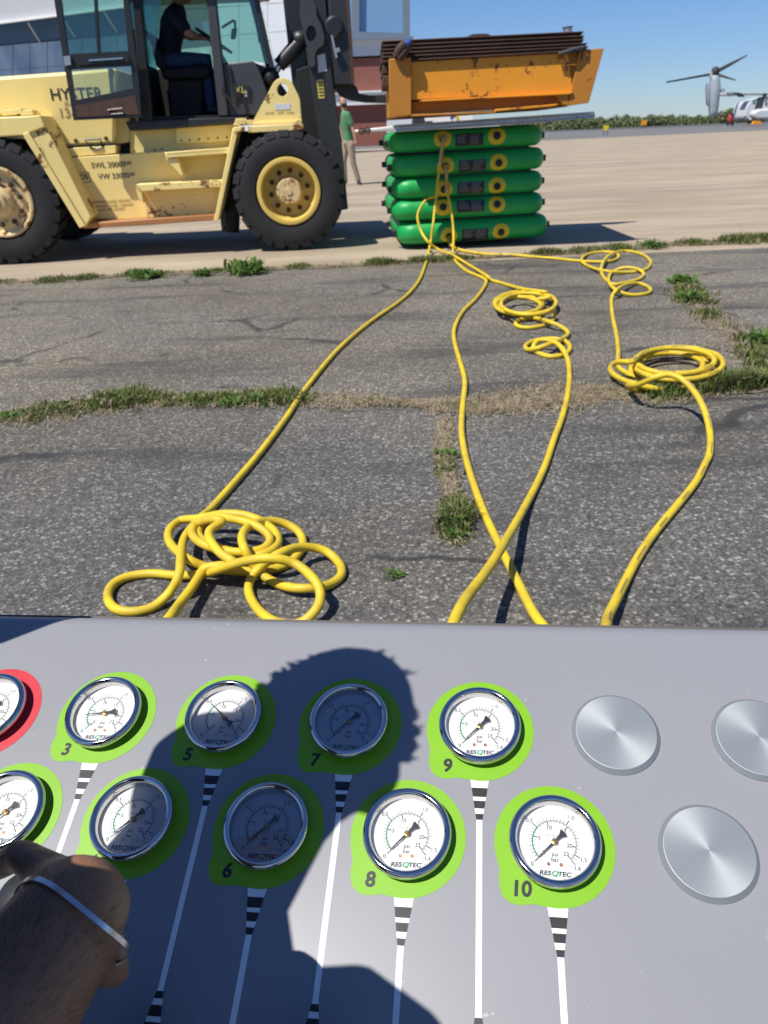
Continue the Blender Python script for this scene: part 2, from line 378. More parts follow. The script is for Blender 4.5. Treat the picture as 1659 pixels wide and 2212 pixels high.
# buildings
m, t, b, o = newmat('brick_courses'); P = pos(t)
M['brick'] = mat('red_brick', (.27, .10, .075), .9, 0, .18, 2.0)
M['mortar'] = mat('mortar', (.28, .2, .17), .95)
M['corr'] = mat('white_corrugated_steel', (.70, .71, .73), .5, 0, .06, 1)
M['hpanel'] = mat('white_hangar_panel', (.60, .64, .68), .5, 0, .10, .4)
M['steelblue'] = mat('grey_blue_steel', (.17, .215, .26), .5, 0, .1, .5)
m, t, b, o = newmat('hangar_glazing'); P = pos(t)
bc = mix(t, ramp(t, noise(t, pos(t, (1, 1, .5)), .22, 5, .6), [(.38, 0.0), (.66, 1.0)]), (.22, .32, .44), (.52, .61, .70)); t.links.new(bc, b.inputs['Base Color']); b.inputs['Roughness'].default_value = .18; M['hglass'] = m  # mottled reflections put into the base colour of the panes
M['blue_shade'] = mat('shaded_blue_soffit', (.06, .12, .21), .6, 0, .2, .3)  # shade beneath the fascia put into the dark blue
M['towerglass'] = mat('pale_blue_glazing', (.19, .34, .54), .3, 0, .05, .3)
M['aircraft'] = mat('grey_aircraft_paint', (.34, .39, .42), .5, 0, .15, .8)
M['aircraft_lt'] = mat('pale_aircraft_paint', (.55, .57, .58), .5, 0, .12, .8)
M['rotor'] = mat('dark_rotor_blade', (.035, .032, .03), .6)
M['wood_leaf'] = leafmat('distant_foliage', (.055, .078, .032), (.14, .165, .065), .15)
exec_parts = []

# ================================================================== GROUND
def sheet(name, pts, m, lab=None):
    mb = MB(); mb.add(pts, [tuple(range(len(pts)))]); o = mb.build(name, m, smooth=0); tag(o, kind='structure'); return o
def ragged(a, b, n, amp):
    a, b = V(a), V(b); return [a.lerp(b, i/n) + V((0, random.uniform(-amp, amp), 0)) for i in range(n+1)]
sheet('ground', [(-1500, -60, -.02), (1500, -60, -.02), (1500, 2500, -.02), (-1500, 2500, -.02)], M['field'])
ea, eb = gnd(-500, 634), gnd(2200, 510); dirx = (eb-ea)
ea = ea - dirx*3; eb = eb + dirx*3
# asphalt lies this side of the grassy seam, concrete beyond it
sheet('asphalt_pavement', [(-40, -12, 0), (40, -12, 0)] + [p for p in reversed(ragged(ea, eb, 90, .03))], M['asphalt'])
fa, fb = gnd(1185, 303), gnd(1659, 281); fd = (fb-fa).normalized(); f0, f1 = fa-fd*200, fb+fd*200
eu = V((0, .02, -.004)); sheet('concrete_apron', [ea-V((0, .25, .006)), eb-V((0, .25, .006)), V((f1.x, f1.y, -.006)), V((f0.x, f0.y, -.006))], M['concrete'])
ga, gb = gnd(1200, 285), gnd(1659, 266.5); gd = (gb-ga).normalized(); g0, g1 = ga-gd*400, gb+gd*300
sheet('taxiway', [V((f0.x, f0.y-.5, -.012)), V((f1.x, f1.y-.5, -.012)), V((g1.x, g1.y, -.012)), V((g0.x, g0.y, -.012))], M['tarmac_far'])
sheet('far_runway', [V((g0.x, g0.y-.5, -.016)), V((g1.x, g1.y-.5, -.016)), V((g1.x+20, g1.y+110, -.016)), V((g0.x-20, g0.y+110, -.016))], M['tarmac_dark'])

# ================================================================== GRASS IN THE SEAMS
def tufts(name, label, path, wid, n_green, n_straw, hmax, hgreen=None, soil=True, clump=.35, straw_w=1.5, greenmask=None):
    """blades of grass and flattened straw along a polyline (points on the ground)"""
    pts = [V(p) for p in path]; seg = [(pts[i+1]-pts[i]).length for i in range(len(pts)-1)]; tot = sum(seg)
    def along(s):
        s = s*tot
        for i, L in enumerate(seg):
            if s <= L or i == len(seg)-1: return pts[i].lerp(pts[i+1], min(1, s/L)), (pts[i+1]-pts[i]).normalized()
            s -= L
    vs = []; fs = []; mi = []
    ph = [random.uniform(0, 6.28) for _ in range(6)]
    def dens(s):
        x = s*tot; d = .30+.55*math.sin(x*2.1+ph[0])*math.sin(x*.83+ph[1])+.45*math.sin(x*6.3+ph[2])*math.sin(x*2.7+ph[4])+.2*math.sin(x*17+ph[5])
        return max(0.03, d)*min(1, 7*min(s, 1-s)+.1)
    def width(s): x = s*tot; return wid*(.62+.3*math.sin(x*1.3+ph[3])+.25*math.sin(x*4.7+ph[1]))*min(1, 5*min(s, 1-s)+.25)
    def blade(c, h, wd, lean, m):
        a = random.uniform(0, 6.283); d = V((math.cos(a), math.sin(a), 0)); sd = V((-d.y, d.x, 0))*wd
        k = len(vs); mid = c + d*lean*.35*h + V((0, 0, h*.6)); tip = c + d*lean*h + V((0, 0, h*(1-.25*lean)))
        vs.extend([c-sd, c+sd, mid+sd*.7, mid-sd*.7, tip]); fs.extend([(k, k+1, k+2, k+3), (k+3, k+2, k+4)]); mi.extend([m, m])
    k = 0
    n_green = int(n_green*.62); n_straw = int(n_straw*1.0)
    while k < n_green:
        s = random.random(); g = dens(s)
        if greenmask: g *= greenmask(s)
        g = min(1, g)
        if random.random() > g: continue
        c0, d = along(s); nrm = V((-d.y, d.x, 0)); c0 = c0 + nrm*random.gauss(0, width(s)*.36)
        for _ in range(random.randint(3, 7)):
            c = c0 + V((random.gauss(0, .018), random.gauss(0, .018), 0)); c.z = 0
            blade(c, random.uniform(.3, 1)*hmax*(.4+.8*min(1, max(0.1, g))), random.uniform(.003, .006), random.uniform(.1, .9), 0 if random.random() < .84 else 1); k += 1
    for _ in range(n_straw):
        s = random.random(); c, d = along(s); nrm = V((-d.y, d.x, 0)); c = c + nrm*random.gauss(0, width(s)*.40*straw_w); c.z = .004
        blade(c, random.uniform(.006, .02), random.uniform(.001, .0022), random.uniform(1.5, 4.0), 1)
    if soil:
        N = int(tot/.05)+2; k = len(vs)
        for i in range(N+1):
            c, d = along(i/N); nrm = V((-d.y, d.x, 0)); ww = wid*(.55+.3*math.sin(i*.31+ph[3])+.25*random.random())*min(1, 5*min(i, N-i)/N+.1)
            vs.extend([c+nrm*ww*.5+V((0, 0, .0045)), c+V((0, 0, .011)), c-nrm*ww*.5+V((0, 0, .0045))])
        for i in range(N): fs.extend([(k+3*i, k+3*i+3, k+3*i+4, k+3*i+1), (k+3*i+1, k+3*i+4, k+3*i+5, k+3*i+2)]); mi.extend([2, 2])
    me = bpy.data.meshes.new(name); me.from_pydata([tuple(v) for v in vs], [], fs)
    for q in ('blade', 'straw', 'soil'): me.materials.append(M[q])
    me.polygons.foreach_set('material_index', mi)
    o = bpy.data.objects.new(name, me); put(o); return tag(o, label, 'grass', None, 'stuff')
G = lambda L: [gnd(x, y) for x, y in L]
tufts('grass', 'ragged grass and straw along the seam between asphalt and concrete', G([(-60, 612), (150, 606), (300, 592), (430, 590), (560, 582), (760, 574), (900, 567), (1060, 556)]), .19, 11000, 8000, .075)
tufts('grass', 'thin grass on the asphalt edge behind the looped hose at right', G([(1040, 556), (1200, 548), (1320, 540), (1430, 530), (1560, 524), (1720, 516)]), .20, 8000, 6000, .08)
tufts('grass', 'green weedy strip across the asphalt left of the hoses', G([(-60, 912), (60, 898), (180, 885), (260, 866), (420, 866), (560, 862), (680, 866), (800, 868), (900, 874)]), .135, 8200, 5200, .055, greenmask=lambda s: 1.0 if s < .78 else .35)
tufts('grass', 'dry straw and grass strip across the asphalt between the hoses', G([(880, 872), (980, 880), (1060, 878), (1160, 862), (1260, 852), (1330, 846)]), .17, 900, 6500, .045, straw_w=1.2, greenmask=lambda s: .4)
tufts('grass', 'lush grass under the hose coil at the right edge', G([(1300, 852), (1400, 850), (1500, 846), (1600, 838), (1740, 815)]), .20, 11000, 5000, .08)
tufts('grass', 'tall grass at the right edge behind the large hose coil', G([(1610, 730), (1650, 760), (1690, 800), (1740, 850)]), .27, 9000, 2500, .11)
tufts('grass', 'grass in the crack running from the curled hoses to the right edge', G([(1470, 608), (1500, 650), (1530, 685), (1580, 715), (1640, 740)]), .16, 3600, 2200, .07)
tufts('grass', 'tufts of grass in the crack beside the crossing hoses', G([(966, 905), (955, 960), (962, 1010), (975, 1060), (985, 1100), (978, 1180)]), .07, 1700, 1700, .06)
def weed(px, py, R_, h, n, label, leaf=1.0):
    n = int(n*1.5)
    c = gnd(px, py); mb = MB()
    for i in range(n):
        a = random.uniform(0, 6.283); el = random.uniform(.35, 1.25); L = h*random.uniform(.55, 1.1)
        d = V((math.cos(a)*math.cos(el), math.sin(a)*math.cos(el), math.sin(el))); s_ = V((-math.sin(a), math.cos(a), 0))
        wd = L*.085*leaf; b0 = c + V((random.gauss(0, R_*.35), random.gauss(0, R_*.35), 0))
        droop = V((0, 0, -L*.28))
        p1, p2, p3 = b0+d*L*.4, b0+d*L*.75+droop*.35, b0+d*L+droop
        f = V((0, 0, wd*.35))
        mb.add([b0, p1-s_*wd+f, p1+s_*wd+f, p1, p2-s_*wd*.8+f, p2+s_*wd*.8+f, p2, p3], [(0, 3, 1), (0, 2, 3), (1, 3, 6, 4), (3, 2, 5, 6), (4, 6, 7), (6, 5, 7)])
    o = mb.build('weed_plant', M['leaf'], smooth=60, fix=False)
    return tag(o, label, 'weed', 'weeds growing in the pavement seams')
weed(537, 590, .20, .19, 110, 'tallest broad-leaved weed clump in front of the front wheel')
weed(318, 600, .18, .11, 160, 'low leafy weed clump in front of the rust-edged steps', 1.4)
weed(436, 596, .08, .10, 50, 'small weed between the two larger clumps in front of the forklift', 1.4)
weed(1410, 535, .14, .12, 60, 'weed clump on the asphalt edge behind the far looped hose', 1.2)
weed(1492, 650, .10, .10, 80, 'bright weed in the crack at right between the two hose piles', 1.3)
weed(1475, 612, .10, .09, 70, 'flat weed at the far end of the right crack', 2.5)
weed(565, 868, .05, .06, 60, 'leafy weed in the left strip nearest the left hose', 1.6)
weed(500, 872, .09, .05, 90, 'spreading leafy weed in the middle of the left strip', 1.6)
weed(980, 1165, .025, .05, 40, 'lowest small weed at the end of the crack by the crossing hoses', 1.5)
weed(964, 985, .05, .045, 40, 'leafy weed in the crack left of the middle hose', 1.5)
weed(852, 1243, .03, .028, 36, 'tiny lone weed in the asphalt right of the tangled hose', 1.5)
weed(1655, 740, .12, .10, 120, 'bushy weed at the right edge above the large hose coil', 1.0)
weed(18, 905, .07, .05, 60, 'leafy weed at the left end of the green strip', 1.4)

# ================================================================== CONSOLE
PX = V((.99062935, -.13498115, .0208225)); PY = V((-.11788092, -.92201717, -.36876609)); PN = PY.cross(PX).normalized()
if PN.z < 0: PN = -PN
PX = PX.normalized(); PY = (PY - PX*PY.dot(PX)).normalized()
PO = V((-.25652799, .5373944, .60269212)) - PN*.012
def pn(u, v, h=0.0): return PO + PX*(u*.001) + PY*(v*.001) + PN*(h*.001)     # panel millimetres to world
PM = Matrix(((PX.x, -PY.x, PN.x, 0), (PX.y, -PY.y, PN.y, 0), (PX.z, -PY.z, PN.z, 0), (0, 0, 0, 1)))
def pmat(u, v, h=0.0): return Matrix.Translation(pn(u, v, h)) @ PM
con = root('control_console', (.1, .45, 0), 'grey control console with two rows of round pressure gauges, in the foreground', 'control panel')
U0, U1, V0, V1 = -330, 800, -112, 330
mb = MB()      # lacquered sheet: flat top rolling over the far and near edges
prof = [(V1+45, -70)] + [(V1+45*math.sin(a), -45+45*math.cos(a)) for a in np.linspace(math.pi/2, 0, 9)] + [(V0+17-17*math.sin(a), -17+17*math.cos(a)) for a in np.linspace(0, math.pi/2*.93, 9)]
uu = list(np.linspace(U0, U1, 40)); N = len(prof)
mb.add([pn(u, v, h) for u in uu for v, h in prof], [(i*N+j, (i+1)*N+j, (i+1)*N+j+1, i*N+j+1) for i in range(len(uu)-1) for j in range(N-1)])
mb.build('top_sheet', M['panel'], con, smooth=40)
mb = MB()
mb.bar(pn(U0, V0-1.5, -21), pn(U1, V0-1.5, -21), .006, .012, PN); mb.build('edge_trim', M['panel_edge'], con)
mb = MB()
a, b2, c2, d2 = pn(U0+3, V0+4, -20), pn(U1-3, V0+4, -20), pn(U1-3, V1+35, -72), pn(U0+3, V1+35, -72)
lo = [V((p.x, p.y, .05)) for p in (a, b2, c2, d2)]
mb.add([a, b2, c2, d2]+lo, [(0, 1, 5, 4), (1, 2, 6, 5), (2, 3, 7, 6), (3, 0, 4, 7), (4, 5, 6, 7)]); mb.build('cabinet', M['grey_panel'], con, smooth=0)
for u, v in ((U0+60, V0+60), (U1-60, V0+60), (U0+60, V1-20), (U1-60, V1-20)):
    p = pn(u, v, -90); mb = MB(); mb.tube([(p.x, p.y, 0), (p.x, p.y, .06)], .03, 12); mb.build('foot', M['black'], con)
# --- gauge masters
seg = 72
mb = MB(); pr = [(.0300, -.002), (.0312, .004), (.0330, .0045)]
pr += [(.0309+.0031*math.cos(a), .0085+.0045*math.sin(a)) for a in np.linspace(-.5, math.pi*.80, 14)]
pr += [(.0279, .0100), (.0277, .0035)]
X3, Y3, Z3 = V((1, 0, 0)), V((0, 1, 0)), V((0, 0, 1))
mb.lathe(pr, (0, 0, 0), X3, Y3, Z3, seg); case_me = mb.mesh('pressure_gauge', M['chrome'], 50)
def pol(r, deg): return (r*math.cos(math.radians(deg)), r*math.sin(math.radians(deg)))
def bar_ang(v): return 225-270*v/1.6
def arcband(mb, r0, r1, a0, a1, h, m, n=64):
    vs = []; fs = []
    for i in range(n+1):
        a = a0+(a1-a0)*i/n
        vs += [V((*pol(r0, a), h)), V((*pol(r1, a), h))]
    mb.add(vs, [(2*i, 2*i+1, 2*i+3, 2*i+2) for i in range(n)], m)
def tick(mb, r0, r1, a, wd, h, m):
    d = V((*pol(1, a), 0)); s_ = V((-d.y, d.x, 0))*wd/2; z = V((0, 0, h)); mb.add([d*r0-s_+z, d*r1-s_+z, d*r1+s_+z, d*r0+s_+z], [(0, 1, 2, 3)], m)
mb = MB(); mb.lathe([(0.00001, .0038), (.0277, .0038)], (0, 0, 0), X3, Y3, Z3, seg, 0)
h = .00388; R0 = .0165
arcband(mb, R0-.00014, R0+.00016, 225, -45, h, 1); arcband(mb, R0-.00082, R0-.0005, bar_ang(.5), -45, h, 1)
arcband(mb, R0-.00085, R0-.0001, 225, bar_ang(.5), h+.00004, 3, 30)
for i in range(33):
    v = i*.05; a = bar_ang(v); big = i % 10 == 0 or i == 32
    tick(mb, R0+.0002, R0+(.0042 if big else .0026), a, .00075 if big else .00032, h, 1)
for i in range(24):
    a = 225-270*i/23.2; big = i % 5 == 0 or i == 23
    tick(mb, R0-(.0038 if big else .0022), R0-.0006, a, .00075 if big else .00032, h, 1)
for st, v in (('0', 0), ('0,5', .5), ('1,0', 1.0), ('1,5', 1.5), ('1,6', 1.6)):
    x, y = pol(.0234 if st != '0,5' else .0236, bar_ang(v)-(2 if st == '1,6' else 0)); add_text(mb, st, (x, y, h), X3, Y3, .0043, 1, off=.012)
for st, p in (('0', 0), ('5', 5), ('10', 10), ('15', 15), ('20', 20), ('23', 23)):
    x, y = pol(.0112, 225-270*p/23.2); add_text(mb, st, (x, y, h), X3, Y3, .0043, 1, off=.012)
add_text(mb, 'psi', (0, -.0086, h), X3, Y3, .0042, 1, off=.012); add_text(mb, 'bar', (0, -.0125, h), X3, Y3, .0042, 1, off=.012)
add_text(mb, 'EN 837-1', (0, .0048, h), X3, Y3, .0028, 2); add_text(mb, 'Cl.1.6', (.0105, -.0158, h), X3, Y3, .0027, 2)
for st, x, m_ in (('RES', -.0074, 1), ('Q', -.0004, 3), ('TEC', .0064, 1)):
    add_text(mb, st, (x, -.0222, h), X3*1.22, Y3, .0050 if m_ == 3 else .0044, m_, shear=.15, off=.035)
add_text(mb, '®', (.0142, -.0212, h), X3, Y3, .0016, 1)
dial_me = mb.mesh('dial', [M['dial'], M['dial_ink'], M['dial_grey'], M['dial_green']], 0, fix=False)
mb = MB(); hz = .0062     # needle pointing along +x
mb.prism([(-.001, -.00085, hz), (.0172, -.0002, hz), (.0178, 0, hz), (.0172, .0002, hz), (-.001, .00085, hz)], (0, 0, .0004))
mb.prism([(-.001, -.0007, hz), (-.001, .0007, hz), (-.0060, .0012, hz), (-.0098, .0032, hz), (-.0104, .0012, hz), (-.0104, -.0012, hz), (-.0098, -.0032, hz), (-.0060, -.0012, hz)], (0, 0, .0005))
needle_me = mb.mesh('needle', M['vinyl_black'], 30)
mb = MB(); mb.lathe([(.00001, .0082), (.0011, .0082), (.0013, .0078), (.0013, .0073), (.0022, .0070), (.0023, .0062), (.0023, .0039)], (0, 0, 0), X3, Y3, Z3, 24); pin_me = mb.mesh('hub_pin', M['brass'], 40)
mb = MB(); mb.lathe([(.00001, .0040), (.0005, .0040), (.0006, .0046), (.0012, .0046), (.0014, .0041), (.0014, .0038)], (0, 0, 0), X3, Y3, Z3, 20); screw_me = mb.mesh('screw', M['copper'], 40)
mb = MB(); mb.lathe([(.00001, .0098), (.0281, .0098)], (0, 0, 0), X3, Y3, Z3, 48); lens_me = mb.mesh('lens', M['lens'], 40)
mb = MB(); mb.tube([(*pol(.0148, 225), .0038), (*pol(.0148, 225), .0066)], .0006, 10); stop_me = mb.mesh('stop_pin', M['steel'], 40)
def child(name, me, parent, mt): 
    o = bpy.data.objects.new(name, me); COL.objects.link(o); o.parent = parent; o.matrix_basis = mt; WM[o.name] = mt; return o
def sticker_outline():
    L = [pol(44.5, a) for a in np.linspace(-97, 197, 84)]
    L += [(-40.6, -19.5), (-41.3, -26), (-41.2, -32), (-38.8, -38.5), (-34, -42.6), (-28, -43.9), (-22, -43.4), (-17.5, -42.6), (-13, -43.2)]
    return L
SO = sticker_outline()
def gauge(u, v, val, num, red=False, upper=True, label=None):
    mb = MB(); mb.add([pn(u+x, v-y, .25) for x, y in SO], [tuple(range(len(SO)))], 0)
    if num: add_text(mb, num, pn(u-(26 if len(num) == 1 else 25.5), v+33.2, .45), PX*.001, -PY*.001, 15, 1, off=.034, shear=.07)
    st = mb.build('gauge_sticker', [M['redvinyl'] if red else M['lime'], M['vinyl_black']], con, smooth=0, fix=False)
    if label: st['label'] = label
    g = bpy.data.objects.new('pressure_gauge', case_me); put(g, con, pmat(u, v, 0) @ Matrix.Rotation(math.radians(random.uniform(-2, 2)), 4, 'Z'))
    if label: g['label'] = label.replace('sticker', 'gauge')
    child('dial', dial_me, g, Matrix.Identity(4)); child('lens', lens_me, g, Matrix.Identity(4)); child('hub_pin', pin_me, g, Matrix.Identity(4))
    child('needle', needle_me, g, Matrix.Rotation(math.radians(bar_ang(val)), 4, 'Z')); child('stop_pin', stop_me, g, Matrix.Identity(4))
    for x in (-.0046, .0044): child('screw', screw_me, g, Matrix.Translation((x, -.0157, 0)))
    # printed flow line with black bars
    mb = MB(); hw = lambda d: 7.3-(d-44)*(7.3-2.25)/(76-44)
    end = 203 if upper else 330
    e = .2
    def band(d0, d1, w0, w1, m, h): mb.add([pn(u-w0, v+d0, h), pn(u+w0, v+d0, h), pn(u+w1, v+d1, h), pn(u-w1, v+d1, h)], [(0, 1, 2, 3)], m)
    band(43.6, 76, hw(43.6), 2.25, 0, .12); band(76, end, 2.25, 2.1, 0, .12)
    for d0, d1 in ((50.2, 57.4), (60.6, 66.6), (70.8, 75.4)): band(d0, d1, hw(d0), hw(d1), 1, .3)
    if upper:
        hw2 = lambda d: 2.1+(d-203)*(5.2/32)
        band(203, 240, 2.1, hw2(240), 0, .12)
        for d0, d1 in ((205.4, 209.8), (213.8, 220.4), (223.8, 231)): band(d0, d1, hw2(d0), hw2(d1), 1, .3)
    mb.build('flow_line', [M['vinyl_white'], M['vinyl_black']], con, smooth=0, fix=False)
DU, RX, RV = 110.5, 55.8, 90.8
gauge(-DU, 0, .0, '1', True, True, 'red gauge sticker cut off by the left picture edge')
for c_, val in ((0, .225), (1, .5), (2, 0), (3, 0)): gauge(c_*DU, 0, val, str(3+2*c_), False, True, 'lime green gauge sticker numbered %d in the far row' % (3+2*c_))
for c_ in range(-1, 4): gauge(c_*DU+RX, RV, 0, str(4+2*c_), False, False, 'lime green gauge sticker numbered %d in the near row' % (4+2*c_))
mb = MB(); mb.lathe([(.00001, .0050), (.0317, .0050), (.0320, .0049), (.0348, .0012), (.0350, .0010), (.0350, -.001)], (0, 0, 0), X3, Y3, Z3, 96); blank_me = mb.mesh('blanking_disc', M['spun'], 8)
for u, v in ((4*DU, 0), (5*DU, 0), (4*DU+RX, RV), (6*DU, 0), (5*DU+RX, RV)): put(bpy.data.objects.new('blanking_disc', blank_me), con, pmat(u, v, 0))
# added bracket out of view at the left end, shaped to shade the panel corner
mb = MB(); mb.prism([pn(-334, -140, -60), pn(-334, -50, -60), pn(-334, -50, 280), pn(-334, -140, 280)], PX*-.008); mb.build('shade_bracket', M['black'], con)
mb = MB(); mb.prism([pn(-168, -103, 281), pn(-190, -140, 281), pn(-342, -140, 281), pn(-342, -50, 281), pn(-237, -65, 281)], PN*.008); mb.build('shade_shelf', M['black'], con)
# valve knobs under the gauges (below the picture), one in the hand
mb = MB(); mb.lathe([(.00001, .030), (.013, .030), (.017, .027), (.018, .004), (.021, 0)], (0, 0, 0), X3, Y3, Z3, 28); knob_me = mb.mesh('valve_knob', M['black'], 40)
for c_ in range(0, 6): put(bpy.data.objects.new('valve_knob', knob_me), con, pmat(c_*DU, 248, 0))
put(bpy.data.objects.new('valve_knob', knob_me), con, pmat(-3, 158, 0))

# ================================================================== PEOPLE
def person(name, label, J, cloth, vox=.012, sc=1.0, face=V((1, 0, 0)), extras=None, hand_l=None, hand_r=None, hand_q=None, fist=False, armk=1.0, slk=1.0, skin='skin', sleeve=.55, cat='person'):
    """one continuous body grown from overlapping limbs, then clothes as children"""
    J = {k: V(v) for k, v in J.items()}; face = V(face).normalized()
    mb = MB(); r = lambda x: x*sc
    def limb(mb, pts, rad, n=14):
        pts = [V(p) for p in pts]; a = (pts[0]-pts[1]).normalized(); z = (pts[-1]-pts[-2]).normalized()
        P = [pts[0]+a*rad[0]*.9, pts[0]+a*rad[0]*.6] + pts + [pts[-1]+z*rad[-1]*.6, pts[-1]+z*rad[-1]*.9]
        R_ = [rad[0]*.35, rad[0]*.8] + list(rad) + [rad[-1]*.8, rad[-1]*.35]; mb.tube(P, [r(x) for x in R_], n)
    up = (J['head']-J['neck']).normalized(); fr = (face-up*face.dot(up)).normalized(); sd = up.cross(fr)
    H = J['head']
    mb.ell(H+up*r(.02), fr*r(.098), sd*r(.076), up*r(.105), 20, 14); mb.ell(H-up*r(.055)+fr*r(.025), fr*r(.068), sd*r(.056), up*r(.066), 16, 10)
    mb.ell(H+fr*r(.10)-up*r(.012), fr*r(.022), sd*r(.014), up*r(.026), 8, 6)
    for s_ in (-1, 1): mb.ell(H+sd*s_*r(.077)-fr*r(.008), fr*r(.018), sd*r(.010), up*r(.030), 8, 6)
    mb.ell(H+fr*r(.084)-up*r(.058), fr*r(.013), sd*r(.024), up*r(.009), 8, 6)
    limb(mb, [J['neck']-up*r(.07), H-up*r(.06)-fr*r(.01)], (.062, .056))
    ch = J['chest']; pv_ = J['pelvis']; sh = (J['lsho']-J['rsho'])
    ax = sh.normalized(); bk = (J['neck']-pv_).normalized(); fw = ax.cross(bk).normalized()
    if fw.dot(face) < 0: fw = -fw
    def torso(mb, g):
        mb.loft([(pv_-bk*r(.10), ax*r(.10), fw*r(.07)), (pv_, ax*r(.165+g), fw*r(.115+g)), (pv_.lerp(ch, .5), ax*r(.150+g), fw*r(.108+g)), (ch, ax*r(.175+g), fw*r(.122+g)),
                 (ch.lerp(J['neck'], .55), ax*r(.165+g), fw*r(.10+g)), (J['neck']-bk*r(.035), ax*r(.09+g), fw*r(.068+g)), (J['neck']+bk*r(.005), ax*r(.05), fw*r(.05))], 22)
        for s_ in ('l', 'r'): limb(mb, [J['neck'].lerp(J[s_+'sho'], .45)-bk*r(.05), J[s_+'sho']], ((.07+g)*slk, (.062+g)*slk))
    torso(mb, -.012)
    for s_, hd in (('l', hand_l), ('r', hand_r)):
        a, e, wv = J[s_+'sho'], J[s_+'elb'], J[s_+'wri']
        limb(mb, [a, a.lerp(e, .5), e, e.lerp(wv, .3), e.lerp(wv, .75), wv], [x*armk for x in (.056, .050, .041, .042, .032, .027)])
        hd = V(hd if hd else (wv-e)); t = hd.normalized(); n_ = t.cross(sd if abs(t.dot(sd)) < .8 else up).normalized(); q = t.cross(n_).normalized()
        if hand_q is not None and s_ == 'l': q = (V(hand_q)-t*t.dot(V(hand_q))).normalized(); n_ = t.cross(q)
        # palm, four unequal fingers with two bends, thumb from the side of the palm
        mb.loft([(wv-t*r(.01), q*r(.026*armk), n_*r(.02*armk)), (wv+t*r(.03), q*r(.036*armk), n_*r(.018*armk)), (wv+t*r(.075), q*r(.041*armk), n_*r(.015*armk)), (wv+t*r(.088), q*r(.036*armk), n_*r(.010*armk))], 14)
        curl = -n_
        for k, L in enumerate((.066, .076, .071, .055)):
            b0 = wv+t*r(.078)+q*r(.030-.020*k)
            if fist: b0 = b0-t*r(.004); p1 = b0+(t*.55+curl*.8).normalized()*r(L*.5); p2 = p1+(curl*.9-t*.45).normalized()*r(L*.4); p3 = p2+(-t*.9+curl*.1).normalized()*r(L*.28)
            else: p1 = b0+(t*.9+curl*.35).normalized()*r(L*.45); p2 = p1+(t*.55+curl*.8).normalized()*r(L*.32); p3 = p2+(t*.1+curl).normalized()*r(L*.25)
            limb(mb, [b0, p1, p2, p3], (.0095, .0088, .008, .007), 8)
        b0 = wv+t*r(.025)+q*r(.032); limb(mb, [b0, b0+(q*.7+t*.7+curl*.3).normalized()*r(.035), b0+(q*.5+t*.9+curl*.5).normalized()*r(.062)], (.013, .011, .009), 8)
        h_, k_, an, to = J[s_+'hip'], J[s_+'kne'], J[s_+'ank'], J[s_+'toe']
        limb(mb, [h_, h_.lerp(k_, .5), k_, k_.lerp(an, .35), an], (.075, .066, .048, .050, .034)); limb(mb, [an-V((0, 0, r(.03))), to], (.036, .030))
    body = mb.build(name, M[skin], None, smooth=180)
    tag(body, label, cat)
    def finish(o, v, it=4):
        rm = o.modifiers.new('remesh', 'REMESH'); rm.mode = 'VOXEL'; rm.voxel_size = v; rm.use_smooth_shade = True
        s2 = o.modifiers.new('smooth', 'SMOOTH'); s2.factor = .5; s2.iterations = it
    finish(body, vox, 3)
    mb = MB(); torso(mb, .010)
    for s_ in ('l', 'r'):
        a, e = J[s_+'sho'], J[s_+'elb']; limb(mb, [a, a.lerp(e, sleeve*.6), a.lerp(e, sleeve)], (.076*slk, .074 if slk < 1 else .070, .088 if slk < 1 else .068))
    o = mb.build('shirt', M[cloth[0]], body, smooth=180); finish(o, vox*1.1)
    mb = MB(); mb.loft([(pv_-bk*r(.09), ax*r(.13), fw*r(.10)), (pv_-bk*r(.02), ax*r(.178), fw*r(.13)), (pv_+bk*r(.06), ax*r(.17), fw*r(.125))], 18)
    for s_ in ('l', 'r'): 
        h_, k_, an = J[s_+'hip'], J[s_+'kne'], J[s_+'ank']; limb(mb, [h_, h_.lerp(k_, .5), k_, k_.lerp(an, .5), an.lerp(k_, .06)], (.098, .086, .070, .064, .060))
    o = mb.build('trousers', M[cloth[1]], body, smooth=180); finish(o, vox*1.1)
    for s_ in ('l', 'r'):
        an, to = J[s_+'ank'], J[s_+'toe']; mb = MB(); limb(mb, [an-V((0, 0, r(.035)))-(to-an).normalized()*r(.03), an.lerp(to, .5)-V((0, 0, r(.02))), to], (.046, .044, .038)); o = mb.build('shoe', M['shoe'], body, smooth=180); finish(o, vox)
    mb = MB()
    if cloth[2] == 'cap':
        mb.ell(H+up*r(.035)-fr*r(.004), fr*r(.106), sd*r(.084), up*r(.10), 18, 10); mb.prism([H+up*r(.045)+fr*r(.08)-sd*r(.06), H+up*r(.03)+fr*r(.185)-sd*r(.045), H+up*r(.03)+fr*r(.185)+sd*r(.045), H+up*r(.045)+fr*r(.08)+sd*r(.06)], up*r(.012)); mb.build('cap', M['black'], body)
    elif cloth[2] == 'hair':
        mb.ell(H+up*r(.03)-fr*r(.018), fr*r(.092), sd*r(.078), up*r(.10), 18, 12); k = len(mb.v)
